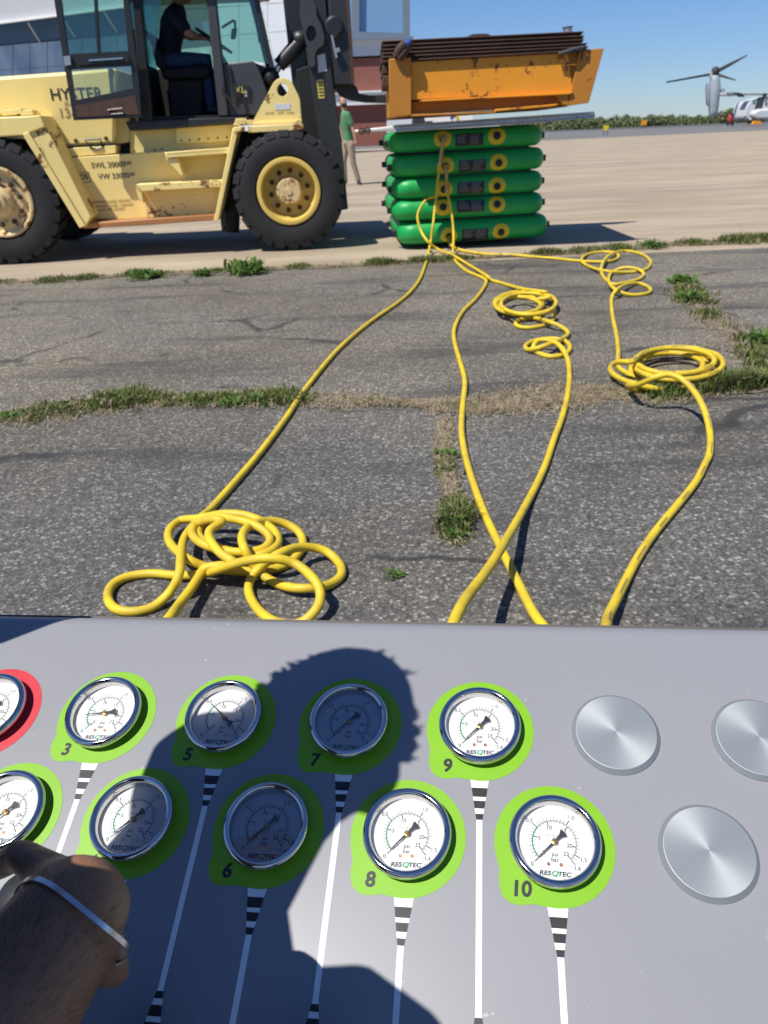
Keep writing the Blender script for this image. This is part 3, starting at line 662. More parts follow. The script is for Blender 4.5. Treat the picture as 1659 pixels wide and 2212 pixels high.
        for i in range(420):
            a = random.uniform(0, 6.28); el = random.uniform(.0, 1.5); d = (fr*math.cos(a)*math.cos(el)+sd*math.sin(a)*math.cos(el)+up*math.sin(el)); p = H+up*r(.03)-fr*r(.018)+V((d.x*.080, d.y*.080, d.z*.088))*sc
            q, q2 = frame_of(d); L = random.uniform(.003, .009) if random.random() < .95 or el < .7 else random.uniform(.012, .022); w1_, w2_ = random.uniform(-.012, .012), random.uniform(-.012, .012)
            mb.tube([p-d*.006, p+d*L*.6+q*w1_*.4+q2*w2_*.4, p+d*L+q*w1_+q2*w2_], [.0032, .0022, .0006], 5)
        mb.build('hair', M['hair'], body)
    else:
        mb.ell(H+up*r(.045)-fr*r(.022), fr*r(.088), sd*r(.079), up*r(.075), 16, 10); mb.build('hair', M['hair'], body)
    if len(cloth) > 3:
        mb = MB(); mb.ell(H-up*r(.05)+fr*r(.045), fr*r(.072), sd*r(.066), up*r(.055), 14, 10); mb.build('face_mask', M['mask'], body)
    return body, dict(up=up, fr=fr, sd=sd, fw=fw, ax=ax)

# --- the operator at the console: bare forearm in view, the rest kneels out of the picture and shades the panel
def panpt(x, y): return on_plane(x, y, PO, PN)
wri = CAM + ray(150, 1985)*.385
OPJ = dict(pelvis=(-.50, -.05, .45), chest=(-.335, .185, .70), neck=(-.292, .285, .945), head=(-0.264, 0.336, 1.007), lsho=(-0.338, 0.327, 0.967), rsho=(-0.308, 0.171, 0.869),
    lelb=(-.235, .045, .70), lwri=wri, relb=(-0.198, 0.135, 0.862), rwri=(-.09, -.06, .95), lhip=(-.68, .05, .44), rhip=(-.58, -.10, .44), lkne=(-.50, .30, .40), rkne=(-.36, -.20, .30), lank=(-.60, .18, .06), rank=(-.72, -.32, .08), ltoe=(-.48, .26, .05), rtoe=(-.62, -.36, .05))
op, fr_ = person('person', 'person in shadow reaching in from the lower left, thin silver bracelet on the wrist', OPJ, ('navy', 'denim', 'hair'), vox=.005, sc=.87, armk=1.24, slk=.72, face=V((.55, .35, -.8)), hand_l=(panpt(222, 1985)-wri), hand_q=-(AR*.53-AU*.85), fist=True, hand_r=(.1, .2, .9), skin='skin_tan', sleeve=.8)
# bracelet: an open oval band round the wrist
e_ = V(OPJ['lelb']); t_ = (wri-e_).normalized(); a_, b_ = frame_of(t_)
ctr = wri + t_*-.004 + (AR*.6-AU*.35)*.0035
mb = MB(); pts = [ctr + (a_*math.cos(q)*.0325 + b_*math.sin(q)*.0305) + t_*(.004*math.sin(2*q)) for q in np.linspace(0, 2*math.pi, 61)[:-1]]
n_ = len(pts); rim_ = lambda o_, q_: [ctr+(p-ctr)*o_+t_*q_ for p in pts]; L4 = rim_(1, -.0013)+rim_(1.03, -.0013)+rim_(1.03, .0013)+rim_(1, .0013)
mb.add(L4, [(k*n_+i, k*n_+(i+1) % n_, ((k+1) % 4)*n_+(i+1) % n_, ((k+1) % 4)*n_+i) for k in range(4) for i in range(n_)]); mb.build('bracelet', M['steel'], op)

# short hairs on the forearm
mb = MB(); L_ = (wri-e_).length
for i in range(5200):
    f = random.uniform(.15, 1.02); a = random.uniform(0, 6.283); rr = 1.07*(.041 if f < .4 else .041+(.028-.041)*(f-.4)/.6)
    d = a_*math.cos(a)+b_*math.sin(a); q = e_+t_*L_*f+d*(rr-.002); k = (d*.6+t_*random.uniform(.8, 1.6)+a_*random.uniform(-.5, .5)+b_*random.uniform(-.5, .5)).normalized(); l = random.uniform(.004, .009); sd_ = k.cross(d).normalized()*.00008
    mb.add([q-sd_, q+sd_, q+k*l+d*.001], [(0, 1, 2)])
mb.build('arm_hair', M['hair'], op, 0, fix=False)['kind'] = 'stuff'

# ================================================================== FORKLIFT
G0, G1 = gnd(638, 541), gnd(5, 572); E1 = (G0-G1).normalized(); E2 = V((0, 0, 1)).cross(E1).normalized(); EZ = V((0, 0, 1))
def fk(px, py, off=0.0): return on_plane(px, py, G0+E2*off, E2)
def fkl(L, off): return [fk(x, y, off) for x, y in L]
def fpr(mb, L, o0, o1, m=0): return mb.prism(fkl(L, o0), E2*(o1-o0), m)
FL = root('forklift', (G0+G1)/2+E2*1.0, 'faded yellow forklift with open cab door and black mast', 'forklift')
def fp(name, L, o0, o1, mt, bevel=.006, smooth=30):
    mb = MB(); fpr(mb, L, o0, o1); return mb.build(name, M[mt], FL, smooth, bevel)
WID = 2.25
# hood / engine cover and its raised lip
fp('hood', [(-120, 178), (0, 165), (140, 155), (252, 147), (248, 312), (129, 318), (92, 262), (85, 247), (-120, 256)], .42, WID-.42, 'yellow', .03)
fp('vent_strip', [(233, 149), (243, 148), (246, 199), (238, 200)], .412, .43, 'grey_panel', 0)
fp('side_cover', [(248, 255), (280, 252), (280, 306), (250, 311)], .52, .8, 'yellow', .008)
mb = MB(); fpr(mb, [(122, 318.5), (252, 311), (280, 307), (280, 309), (252, 313.5), (122, 321)], .405, .45); mb.build('hood_seam', M['dark'], FL)
# hood handle: a recessed ring
mb = MB(); ring = fkl([(183, 302), (217, 300), (221, 318), (208, 323), (197, 320)], .395); mb.tube(ring, .012, 6, closed=True); mb.build('hood_handle', M['black'], FL)
fp('lower_rail', [(131, 321), (250, 314), (250, 331), (138, 340)], .40, .9, 'yellow', .006)
for x, y in ((164, 304), (229, 299)):
    mb = MB(); c = fk(x, y, .415); mb.lathe([(.00001, .012), (.018, .012), (.02, 0)], c, E1, EZ, -E2, 12); mb.build('hood_bolt', M['grime_bolt'], FL)
# counterweight and wheel fender
fp('counterweight', [(-260, 190), (-120, 178), (-120, 252), (-95, 470), (-260, 480)], .05, WID-.05, 'yellow', .03)
fp('fender_top', [(-120, 256), (50, 251), (85, 248), (99, 274), (50, 293), (-120, 303)], .02, .42, 'yellow', .012)
fp('fender_post', [(49, 292), (86, 274), (99, 274), (197, 468), (184, 490), (172, 491)], .04, .40, 'yellow_rusty', .008)
fp('fender_flange', [(49, 290), (61, 285), (184, 487), (172, 493)], .012, .045, 'yellow_rusty', .004)
mb = MB()
for x, y, w_ in ((20, 243, 16), (40, 240, 8), (58, 243, 14)): fpr(mb, [(x-w_, y+7), (x+w_, y+5), (x+w_*.8, y-6), (x-w_*.7, y-5)], .10, .25)
mb.build('hinge_lugs', M['yellow_rusty'], FL, bevel=.004)
# chassis side with steps
fp('side_panel', [(129, 342), (355, 327), (505, 318), (474, 470), (197, 474), (184, 450)], .36, .50, 'yellow', .006)
fp('upper_panel', [(281, 280), (378, 274), (515, 262), (505, 320), (355, 328), (281, 332)], .52, .7, 'yellow', .006)
fp('bolt_strip', [(380, 277), (505, 268), (500, 304), (380, 311)], .47, .53, 'yellow', .004)
for x, y in ((392, 304), (410, 302.5), (430, 301), (450, 299.5), (470, 298), (490, 296.5), (290, 326), (312, 324.5), (334, 323), (350, 322)):
    mb = MB(); mb.lathe([(.00001, -.010), (.006, -.010), (.007, -.003), (.010, 0)], fk(x, y, .47 if x > 380 else .52), E1, EZ, E2, 8); mb.build('bolt', M['grime_bolt'], FL)
def step(name, L, o0, o1, mt): return fp(name, L, o0, o1, mt, .008)
step('step', [(355, 329), (503, 318), (500, 331), (358, 342)], .12, .40, 'yellow')
step('step', [(293, 398), (487, 388), (483, 404), (305, 414)], .10, .40, 'yellow_rusty')
for L in ([(358, 343), (383, 342), (396, 378), (390, 378)],): fp('step_bracket', L, .14, .38, 'yellow', .003)
fp('step_bracket', [(293, 400), (305, 415), (310, 438), (299, 428)], .14, .38, 'yellow_rusty', .003)
fp('step_riser', [(306, 414), (480, 404), (470, 464), (316, 470)], .28, .38, 'yellow_rusty', .004)
step('rust_ledge', [(177, 483), (320, 473), (467, 463), (463, 476), (320, 486), (180, 494)], .10, .42, 'rust')
mb = MB()
for i in range(26):       # raised treads on the steps
    for (xa, ya, xb, yb) in ((360, 329, 500, 318.5), (305, 398, 484, 388.5), (325, 473, 462, 463.5)):
        t = (i+.5)/26; fpr(mb, [(xa+(xb-xa)*t-1.5, ya+(yb-ya)*t+2.5), (xa+(xb-xa)*t+1.5, ya+(yb-ya)*t+2.5), (xa+(xb-xa)*t, ya+(yb-ya)*t-.8)], .115, .33)
o = mb.build('tread_teeth', M['yellow_rusty'], FL); o['kind'] = 'stuff'
fp('front_post', [(503, 275), (516, 274), (472, 476), (461, 480)], .06, .40, 'yellow', .008)
fp('post_cap', [(503, 275), (522, 273), (522, 283), (505, 287)], .04, .40, 'yellow', .008)
# frame rail with lifting lug
fp('lug_base', [(535, 273), (654, 267), (655, 276), (648, 282), (537, 287)], .05, .45, 'yellow_rusty', .006)
hole = fkl([(610+11.5*math.cos(a), 194+14.5*math.sin(a)) for a in np.linspace(0, 2*math.pi, 25)[:-1]], .13)
out = fkl([(542, 270), (588, 184), (592, 177), (599, 171), (608, 168.5), (617, 169), (625, 172.5), (631, 179), (645, 207), (648, 216), (652, 265)], .13)
mb = MB(); mb.holed(out, [hole], E2*.09); mb.build('lifting_lug', M['yellow_rusty'], FL, bevel=.004)
fp('lug_label', [(594, 225), (627, 223.5), (627, 236), (594, 237.5)], .126, .131, 'white_plate', 0)
fp('lug_washer_strip', [(541, 264), (652, 259), (652, 266), (541, 271)], .10, .26, 'yellow_rusty', .004)
mb = MB()
for x, y, w_, h_ in ((520, 262, 14, 7), (537, 264, 10, 5), (512, 268, 8, 4)): fpr(mb, [(x-w_, y+h_), (x+w_, y+h_-1), (x+w_*.8, y-h_), (x-w_*.8, y-h_+1)], .10, .2)
mb.build('tilt_bracket', M['yellow_rusty'], FL, bevel=.004)
# black chassis behind the wheels
fp('chassis', [(470, 283), (650, 283), (700, 330), (690, 420), (640, 440), (470, 450)], .75, WID-.75, 'dark', .01)
fp('belly', [(-60, 300), (470, 300), (470, 468), (185, 478), (-60, 440)], .62, WID-.5, 'dark', .01)
fp('axle', [(-10, 440), (12, 440), (12, 478), (-10, 478)], .15, WID-.15, 'dark', .01); fp('axle', [(600, 405), (645, 403), (645, 452), (600, 455)], .26, WID-.26, 'dark', .01)
mb = MB(); mb.tube([fk(483, 455, .3), fk(486, 490, .3)], .04, 10); mb.build('drain_pipe', M['black'], FL)
mb = MB(); mb.tube([fk(500, 440, .9), fk(498, 500, .9)], .10, 10); mb.build('axle_housing', M['black'], FL)
# wheels
def wheel(cx, cy, Rw, wd, rimmat, rusty):
    """tyre with lugs, rim, hub and nuts; axis across the forklift"""
    c = fk(cx, cy, 0.0); c = V((c.x, c.y, Rw))
    T = MB(); n = 72
    pr = [(Rw*.56, .05), (Rw*.60, .012), (Rw*.70, 0.0), (Rw*.83, .004), (Rw*.92, .02), (Rw*.955, .05), (Rw*.955, wd-.05), (Rw*.92, wd-.02), (Rw*.70, wd), (Rw*.56, wd-.04)]
    T.lathe([(a, b) for a, b in pr], c, E1, EZ, E2, n)
    for k in range(24):
        for side in (0, 1):
            a0 = 2*math.pi*(k+.5*side)/24; da = .088; w0, w1 = (.004, wd*.60) if not side else (wd*.42, wd-.004)
            def pt(a, r, y): return c + E1*math.cos(a)*r + EZ*math.sin(a)*r + E2*y
            sk = .10 if not side else -.10
            lo_, hi_ = Rw*.90, Rw
            ya, yb = (w0, w1); yo = ya if not side else yb; yi = yb if not side else ya
            A = [pt(a0-da, hi_*.985, yo+(.015 if not side else -.015)), pt(a0+da, hi_*.985, yo+(.015 if not side else -.015)), pt(a0+da*.8+sk, hi_, yi), pt(a0-da*.8+sk, hi_, yi)]
            B = [pt(a0-da, Rw*.88, yo), pt(a0+da, Rw*.88, yo), pt(a0+da*.8+sk, lo_, yi), pt(a0-da*.8+sk, lo_, yi)]
            T.add(A+B, [(0, 1, 2, 3), (7, 6, 5, 4), (0, 4, 5, 1), (1, 5, 6, 2), (2, 6, 7, 3), (3, 7, 4, 0)])
    w_ = bpy.data.objects.new('wheel', T.mesh('wheel_tyre', M['tyre'], 30)); put(w_, FL)
    Rm = MB(); k = Rw*.56
    if not rusty:
        Rm.lathe([(k*1.02, .06), (k*1.0, .006), (k*.95, .0), (k*.87, .004), (k*.85, .05), (k*.80, .13), (k*.74, .19), (k*.50, .20), (k*.1, .20)], c, E1, EZ, E2, 60)
        hub = [(.00001, .035), (k*.10, .035), (k*.11, .045), (k*.36, .045), (k*.40, .06), (k*.43, .10), (k*.45, .21)]
        nut = (k*.60, .185)
    else:
        Rm.lathe([(k*1.02, .05), (k*1.0, .004), (k*.95, .0), (k*.88, .012), (k*.86, .05), (k*.80, .06), (k*.50, .045), (k*.2, .05)], c, E1, EZ, E2, 60)
        hub = [(.00001, -.09), (k*.14, -.09), (k*.18, -.075), (k*.26, -.07), (k*.30, -.02), (k*.42, .0), (k*.46, .055)]
        nut = (k*.64, .04)
    child_mesh('rim', Rm, rimmat, w_)
    Hm = MB(); Hm.lathe(hub, c, E1, EZ, E2, 40); child_mesh('hub', Hm, 'rim_rusty' if rusty else 'rim_rusty', w_)
    for i in range(10):
        a = 2*math.pi*(i+.3)/10; p = c+E1*math.cos(a)*nut[0]+EZ*math.sin(a)*nut[0]+E2*nut[1]
        nm = MB(); nm.lathe([(.00001, -.035), (.012, -.035), (.013, -.025), (.024, -.022), (.026, .01)], p, E1, EZ, E2, 6); child_mesh('wheel_nut', nm, 'grime_bolt', w_)
    return w_
def child_mesh(name, mb, mt, parent):
    o = bpy.data.objects.new(name, mb.mesh(name, M[mt], 35)); COL.objects.link(o); o.parent = parent; WM[o.name] = Matrix.Identity(4); return o
RW = .565
w1 = wheel(625, 430, RW, .32, 'rim_yellow', False); w2 = wheel(1, 458, RW+.02, .32, 'rim_rusty', True)
for w_ in (w1, w2):
    c = w_.copy(); COL.objects.link(c); c.parent = FL; c.matrix_parent_inverse = w_.matrix_parent_inverse.copy(); c.matrix_basis = Matrix.Translation(E2*(WID-.32))
    for ch in list(w_.children): d = ch.copy(); COL.objects.link(d); d.parent = c
# cab
CB0, CB1 = .40, 1.75
fp('cab_sill', [(270, 262), (357, 258), (537, 251), (537, 264), (357, 279), (280, 283)], CB0-.04, CB1+.04, 'black', .012)
fp('cab_pillar', [(283, -40), (298, -40), (330, 262), (305, 264)], CB0-.02, CB0+.10, 'black', .01)
fp('cab_pillar', [(441, -40), (462, -40), (493, 250), (472, 251)], CB0-.02, CB0+.10, 'grey_panel', .012)
fp('cab_pillar', [(272, -40), (290, -40), (322, 262), (300, 264)], CB1-.10, CB1, 'black', .01); fp('cab_pillar', [(441, -40), (455, -40), (493, 250), (475, 251)], CB1-.10, CB1, 'black', .01)
fp('cab_roof', [(225, -72), (560, -80), (562, -52), (228, -40)], CB0-.10, CB1+.10, 'black', .02)
fp('cab_rear_panel', [(281, 130), (292, 130), (318, 262), (303, 263)], CB0+.1, CB1-.1, 'dark', .005)
fp('rear_window', [(273, -40), (276, -40), (292, 130), (288, 130)], CB0+.1, CB1-.1, 'glass', 0)
fp('quarter_window', [(300, -40), (350, -40), (346, 30), (330, 138), (316, 136)], CB0+.06, CB0+.065, 'glass', 0)
fp('far_side_panel', [(292, 150), (480, 150), (480, 252), (305, 262)], CB1-.03, CB1-.01, 'dark', 0)
fp('far_side_window', [(292, -40), (440, -40), (470, 148), (305, 148)], CB1-.02, CB1-.015, 'glass', 0)
fp('cab_floor', [(300, 252), (490, 248), (490, 254), (300, 260)], CB0, CB1, 'dark', 0)
fp('dash_panel', [(481, 137), (548, 132), (560, 150), (584, 215), (566, 247), (494, 252)], CB0+.02, CB0+.22, 'grey_panel', .012)
fp('dash_side', [(492, 143), (497, 143), (511, 222), (506, 222)], CB0-.0, CB0+.03, 'black', .003)
fp('cowl', [(548, 134), (584, 150), (612, 190), (600, 250), (562, 248)], CB0+.15, CB1-.1, 'black', .01)
fp('dash_console', [(470, 140), (545, 136), (560, 250), (480, 250)], CB0+.25, CB1-.06, 'dark', .02)
fp('front_pillar', [(540, -40), (551, -40), (592, 146), (582, 146)], CB0-.0, CB0+.05, 'black', .006); fp('front_pillar', [(528, -40), (540, -40), (584, 146), (574, 146)], CB1-.08, CB1, 'black', .006)
fp('front_side_window', [(462, -40), (540, -40), (582, 138), (546, 132), (482, 136)], CB0+.03, CB0+.035, 'glass', 0)
mb = MB(); mb.prism([fk(545, -40, CB0+.06), fk(588, 146, CB0+.06), fk(588, 146, CB0+.06)+E2*1.2, fk(545, -40, CB0+.06)+E2*1.2], E1*.006); mb.build('windscreen', M['glass'], FL, smooth=0)
mb = MB(); mb.tube(spline([fk(480, 190, CB0-.04), fk(481, 200, CB0-.06), fk(508, 221, CB0-.06), fk(507, 180, CB0-.04)]), .014, 8); mb.build('grab_bar', M['black'], FL)
fp('badge', [(508, 188), (538, 184.5), (538, 207), (508, 210)], CB0-.002, CB0+.021, 'ink', 0)
mb = MB(); p = fk(519, 195, CB0-.004); add_text(mb, 'XL', p, E1, EZ, .085, 0); add_text(mb, '2', fk(531, 203, CB0-.004), E1, EZ, .075, 1); mb.build('badge_print', [M['ink_yellow'], M['silver_print']], FL, smooth=0, fix=False)
# seat, wheel
fp('seat', [(345, 146), (452, 138), (458, 160), (440, 172), (352, 172)], .85, 1.35, 'dark', .03); fp('seat_base', [(362, 172), (440, 170), (436, 250), (366, 252)], .9, 1.3, 'dark', .02)
fp('seat_backrest', [(308, 62), (318, 66), (352, 120), (360, 150), (342, 150)], .85, 1.35, 'dark', .03)
mb = MB(); mb.tube([fk(311, 70, .82), fk(330, 108, .82)], .012, 6); mb.build('seat_glint', M['steel'], FL)  # bright rod added for the white light on the backrest
mb = MB(); c = fk(462, 88, 1.1); ax_ = (E1*.55+EZ*.83).normalized(); q1 = E2; q2 = ax_.cross(q1).normalized()
mb.tube([c+q1*math.cos(a)*.2+q2*math.sin(a)*.2 for a in np.linspace(0, 2*math.pi, 29)[:-1]], .014, 8, closed=True)
for a in (.5, 2.6, 4.7): mb.tube([c-ax_*.03, c+q1*math.cos(a)*.2+q2*math.sin(a)*.2], .01, 6)
mb.tube([c-ax_*.03, fk(500, 160, 1.1)], .03, 8); mb.build('steering_wheel', M['black'], FL)
mb = MB(); mb.tube(spline([fk(479, 60, .55), fk(505, 45, .55), fk(508, 60, .6)]), .012, 6); mb.build('mirror_arm', M['black'], FL); fp('mirror', [(500, 62), (512, 60), (508, 84), (498, 84)], .55, .60, 'black', .008)
mb = MB(); mb.bar(fk(548, 0, .75), fk(562, 92, .75), .03, .03); mb.build('wiper', M['black'], FL)
# open door, folded back along the body
D0, D1 = .10, .145
door_o = [(111, -40), (272, -40), (300, 180), (305, 253), (159, 260), (135, 118)]
h1 = [(126, -38), (262, -40), (277, 110), (147, 117)]; h2 = [(152, 150), (283, 142), (287, 191), (161, 217)]
mb = MB(); mb.holed(fkl(door_o, D0), [fkl(h1, D0), fkl(h2, D0)], E2*(D1-D0)); door = mb.build('cab_door', M['black'], FL, bevel=.006)
def dpart(name, L, o0, o1, mt, bevel=0):
    mb = MB(); fpr(mb, L, o0, o1); o = bpy.data.objects.new(name, mb.mesh(name, M[mt])); COL.objects.link(o); o.parent = door; WM[o.name] = Matrix.Identity(4); return o
dpart('pane', [(x, y) for x, y in h1], D0+.02, D0+.025, 'glass'); dpart('pane', h2, D0+.02, D0+.025, 'pane')
dpart('divider', [(200, -40), (206, -40), (215, 113), (210, 113.5)], D0-.004, D1, 'black')
dpart('handle_rail', [(160, 126), (276, 119), (280, 133), (168, 141)], D0-.03, D0, 'black'); dpart('handle_rod', [(191, 129), (265, 124), (265, 127), (192, 132)], D0-.05, D0-.034, 'steel')
dpart('hinge', [(137, 122), (151, 120), (153, 140), (140, 142)], D0-.04, D0, 'alu'); dpart('lower_panel', [(163, 228), (292, 206), (300, 247), (166, 253)], D0-.006, D0, 'plate')
mb = MB(); mb.tube([fk(233, 238, D0-.01), fk(264, 234, D0-.03), fk(266, 245, D0-.03), fk(240, 247, D0-.01)], .008, 6, closed=True); child_mesh('door_pull', mb, 'black', door)
# stencilled writing
def write(name, st, px, py, dep, size, mt='ink', **k):
    mb = MB(); k.setdefault('align', 'LEFT'); add_text(mb, st, fk(px, py, dep), E1, EZ, size, 0, **k); return mb.build(name, M[mt], FL, smooth=0, fix=False)
write('hood_lettering', 'HYSTER', 108, 206, .416, .145, off=.012); write('hood_number', '13-', 126, 246, .416, .12, 'ink_brown', off=.01); write('hood_mark', 'IN', 139, 226, .416, .07, 'ink_brown')
write('load_stencil', 'SWL 20000', 197, 358, .356, .072, off=.010); write('load_stencil', 'LBS', 270, 353, .356, .045, off=.01)
write('weight_stencil', 'VW 33000', 212, 382, .356, .072, off=.010); write('weight_stencil', 'LBS', 277, 377, .356, .045, off=.01)
def faint(name, spans, y0, slope, hgt, dep):
    """worn stencil lines too faded to read: broken strokes only"""
    mb = MB()
    for xa, xb in spans:
        x = xa
        while x < xb:
            y = y0+(x-xa)*slope+(xa-spans[0][0])*slope; w_ = random.uniform(.5, 1.0); h_ = hgt*random.uniform(.55, 1)
            fpr(mb, [(x, y), (x+w_, y), (x+w_, y-h_), (x, y-h_)], dep-.001, dep); x += w_+random.uniform(.7, 1.3)
    o = mb.build(name, M['ink_brown'], FL, 0); o['kind'] = 'stuff'
for y, sp_ in ((440, [(194, 229), (233, 250), (255, 281)]), (449, [(196, 231), (237, 254), (261, 286)]), (457, [(196, 201), (207, 229), (234, 242), (246, 270)])): faint('paint_stencil', sp_, y, -.07, 5.5, .356)
write('emblem_letters', 'DS', 173, 383, .356, .066, off=.02)
mb = MB(); mb.holed(fkl([(168, 373), (192, 371), (196, 394), (172, 396)], .356), [fkl([(169.5, 374.5), (190.5, 372.5), (194.5, 392.5), (173.5, 394.5)], .356)], E2*.002); mb.build('emblem_frame', M['ink_brown'], FL, smooth=0)
faint('lug_stencil', [(573, 592), (599, 612), (618, 636)], 246, -.03, 4.5, .127)
# mast
MM = .42
fp('mast_rail', [(650, -40), (700, -40), (716, 150), (738, 303), (752, 452), (712, 458), (690, 303), (668, 157)], MM, MM+.20, 'mast', .008)
fp('mast_rail', [(650, -40), (700, -40), (716, 150), (738, 303), (752, 452), (712, 458), (690, 303), (668, 157)], MM+1.15, MM+1.35, 'mast', .008)
fp('mast_web', [(640, 150), (672, 140), (705, 400), (690, 420), (650, 290)], MM+.05, MM+1.3, 'dark', .008)
fp('inner_mast_rail', [(607, -40), (650, -40), (662, 130), (672, 260), (640, 262), (628, 150)], MM+.12, MM+.26, 'black', .008)
fp('inner_mast_rail', [(607, -40), (650, -40), (662, 130), (672, 260), (640, 262), (628, 150)], MM+1.1, MM+1.24, 'black', .008)
for k in (0, .14, .28): 
    mb = MB(); mb.tube([fk(625+k*80, -40, MM+.25+k), fk(650+k*80, 160, MM+.25+k)], .03, 10); mb.build('lift_cylinder', M['grey_panel'], FL)
mb = MB(); hol = fkl([(672+11*math.cos(a), 72+17*math.sin(a)) for a in np.linspace(0, 2*math.pi, 21)[:-1]], MM-.06)
mb.holed(fkl([(649, -10), (668, -14), (682, 10), (684, 34), (694, 54), (701, 78), (699, 96), (684, 108), (680, 120), (681, 140), (674, 147), (667, 142), (668, 112), (660, 92), (654, 62), (647, 30)], MM-.06), [hol], E2*.08); mb.build('tilt_link', M['grey_panel'], FL, bevel=.006)
mb = MB(); mb.tube([fk(588, 166, .55), fk(606, 140, .55)], .03, 12); mb.build('cylinder_rod', M['steel'], FL)
mb = MB(); mb.tube([fk(602, 142, .55), fk(640, 100, .55), fk(654, 86, .55)], [.065, .075, .06], 14); mb.ell(fk(650, 85, .55), E1*.10, EZ*.08, E2*.08); mb.ell(fk(585, 168, .55), E1*.09, EZ*.10, E2*.1); mb.build('tilt_cylinder', M['black'], FL)
fp('data_plate', [(685, 120), (702, 115), (706, 153), (688, 157)], MM-.004, MM, 'white_plate', 0)
fp('warning_plate', [(684, 173), (698, 171), (701, 212), (688, 213)], MM-.004, MM, 'ink_yellow', 0)
mb = MB()
for i in range(5): fpr(mb, [(687+i*.6, 177+7*i), (697+i*.6, 176.4+7*i), (697.3+i*.6, 179+7*i), (687.3+i*.6, 179.6+7*i)], MM-.006, MM-.004)
mb.build('plate_print', M['ink'], FL, smooth=0)['kind'] = 'stuff'
fp('carriage', [(706, -40), (752, -40), (765, 182), (724, 184), (716, 100)], MM-.10, MM+1.5, 'mast', .01)
fp('carriage_edge', [(746, -40), (753, -40), (766, 182), (759, 183)], MM-.105, MM-.09, 'plate', .003)
mb = MB(); mb.lathe([(.00001, -.05), (.07, -.05), (.09, -.03), (.09, .05)], fk(722, 58, MM-.1), E1, EZ, E2, 20); mb.build('roller', M['black'], FL)
mb = MB(); mb.bar(fk(716, 75, MM-.13), fk(727, 125, MM-.13), .03, .02); mb.bar(fk(728, 104, MM-.13), fk(731, 113, MM-.13), .05, .04); mb.build('chain_anchor', M['alu'], FL)
for off in (MM+.05, MM+1.0):
    fp('fork', [(722, 184), (764, 182), (770, 187), (776, 202), (800, 206), (842, 203), (950, 196), (950, 208), (842, 222), (790, 221), (758, 216), (734, 206)], off, off+.17, 'mast', .008)
mb = MB()
for i in range(5): mb.tube(spline([fk(690+i*7, -40, MM+.3+.05*i), fk(700+i*6, 20+i*4, MM+.1), fk(712+i*3, 70, MM-.02), fk(720, 110+i*12, MM+.1)]), .016, 6)
mb.build('hydraulic_hoses', M['black'], FL)
# driver
def fs(px, py, off): return fk(px, py, off)
DRJ = dict(pelvis=fs(362, 130, 1.1), chest=fs(374, 52, 1.1), neck=fs(386, 8, 1.1), head=fs(402, -22, 1.1), lsho=fs(384, 30, 1.34), rsho=fs(380, 34, .86), lelb=fs(402, 78, 1.36), relb=fs(404, 70, .80),
    lwri=fs(436, 80, 1.22), rwri=fs(433, 82, .92), lhip=fs(368, 138, 1.2), rhip=fs(368, 136, 1.0), lkne=fs(446, 128, 1.24), rkne=fs(446, 128, .96), lank=fs(456, 230, 1.24), rank=fs(456, 230, .96), ltoe=fs(484, 240, 1.24), rtoe=fs(484, 240, .96))
person('person', 'driver in a navy t-shirt, blue jeans and dark cap seated in the forklift cab', DRJ, ('navy', 'denim', 'cap'), vox=.011, face=E1, hand_r=fs(452, 84, .94)-fs(433, 82, .92), hand_l=fs(452, 84, 1.2)-fs(436, 80, 1.22), sleeve=.75)
# walker
wp = gnd(778, 398); k_ = (ray(778, 398).dot(AF)); 
def wk(px, py, dy=0): return at_y(px, py, wp.y+dy)
s_w = (wk(745, 217)-wk(770, 397)).length/1.74
WJ = dict(pelvis=wk(752, 306), chest=wk(748, 262), neck=wk(744, 238), head=wk(741, 222), lsho=wk(748, 248, .2), rsho=wk(751, 248, -.18), lelb=wk(736, 280, .24), relb=wk(762, 276, -.2), lwri=wk(742, 306, .2), rwri=wk(768, 302, -.22),
    lhip=wk(747, 312, .09), rhip=wk(757, 312, -.09), lkne=wk(742, 352, .1), rkne=wk(763, 352, -.06), lank=wk(746, 390, .12), rank=wk(775, 392, 0), ltoe=wk(740, 397, -.1), rtoe=wk(779, 397, -.15))
person('person', 'person in a green polo shirt, khaki trousers and black face mask walking behind the mast', WJ, ('shirt_green', 'khaki', 'bald', 'mask'), vox=.017, sc=s_w, face=V((.35, -.95, 0)), sleeve=.7)

# ================================================================== LIFTING BAGS
B0, B1 = gnd(880, 527, .06), gnd(1175, 510, .06); BE = V((1, .045, 0)).normalized(); BN = EZ.cross(BE).normalized()
def bp(px, py, off=0.0): return on_plane(px, py, B0+BN*off, BN)
def rrect(hx, hy, r, n=10):
    L = []
    for cx, cy, a0 in ((hx-r, hy-r, 0), (-hx+r, hy-r, 90), (-hx+r, -hy+r, 180), (hx-r, -hy+r, 270)):
        for k in range(n+1): L.append((cx+r*math.cos(math.radians(a0+90*k/n)), cy+r*math.sin(math.radians(a0+90*k/n))))
    return L
BAGS = [('lime', 841, 1174, 286, 333, 266.6, 315, (956, 299), (1073, 293), (983.5, 1044, 287, 315.6)),
        ('', 848, 1177, 338, 386, 315, 366, (962, 359), (1077, 351.6), (991, 1050, 349, 367)),
        ('', 848, 1174, 387.5, 432, 366, 415, (959, 409), (1073.4, 402), (988, 1046, 397, 414)),
        ('', 847, 1175, 433, 479, 414, 461, (957, 447), (1073.4, 441), (987, 1046, 436, 454)),
        ('', 859, 1185, 484, 528, 459, 513, (970, 510), (1082, 501), (998, 1055, 497, 516))]
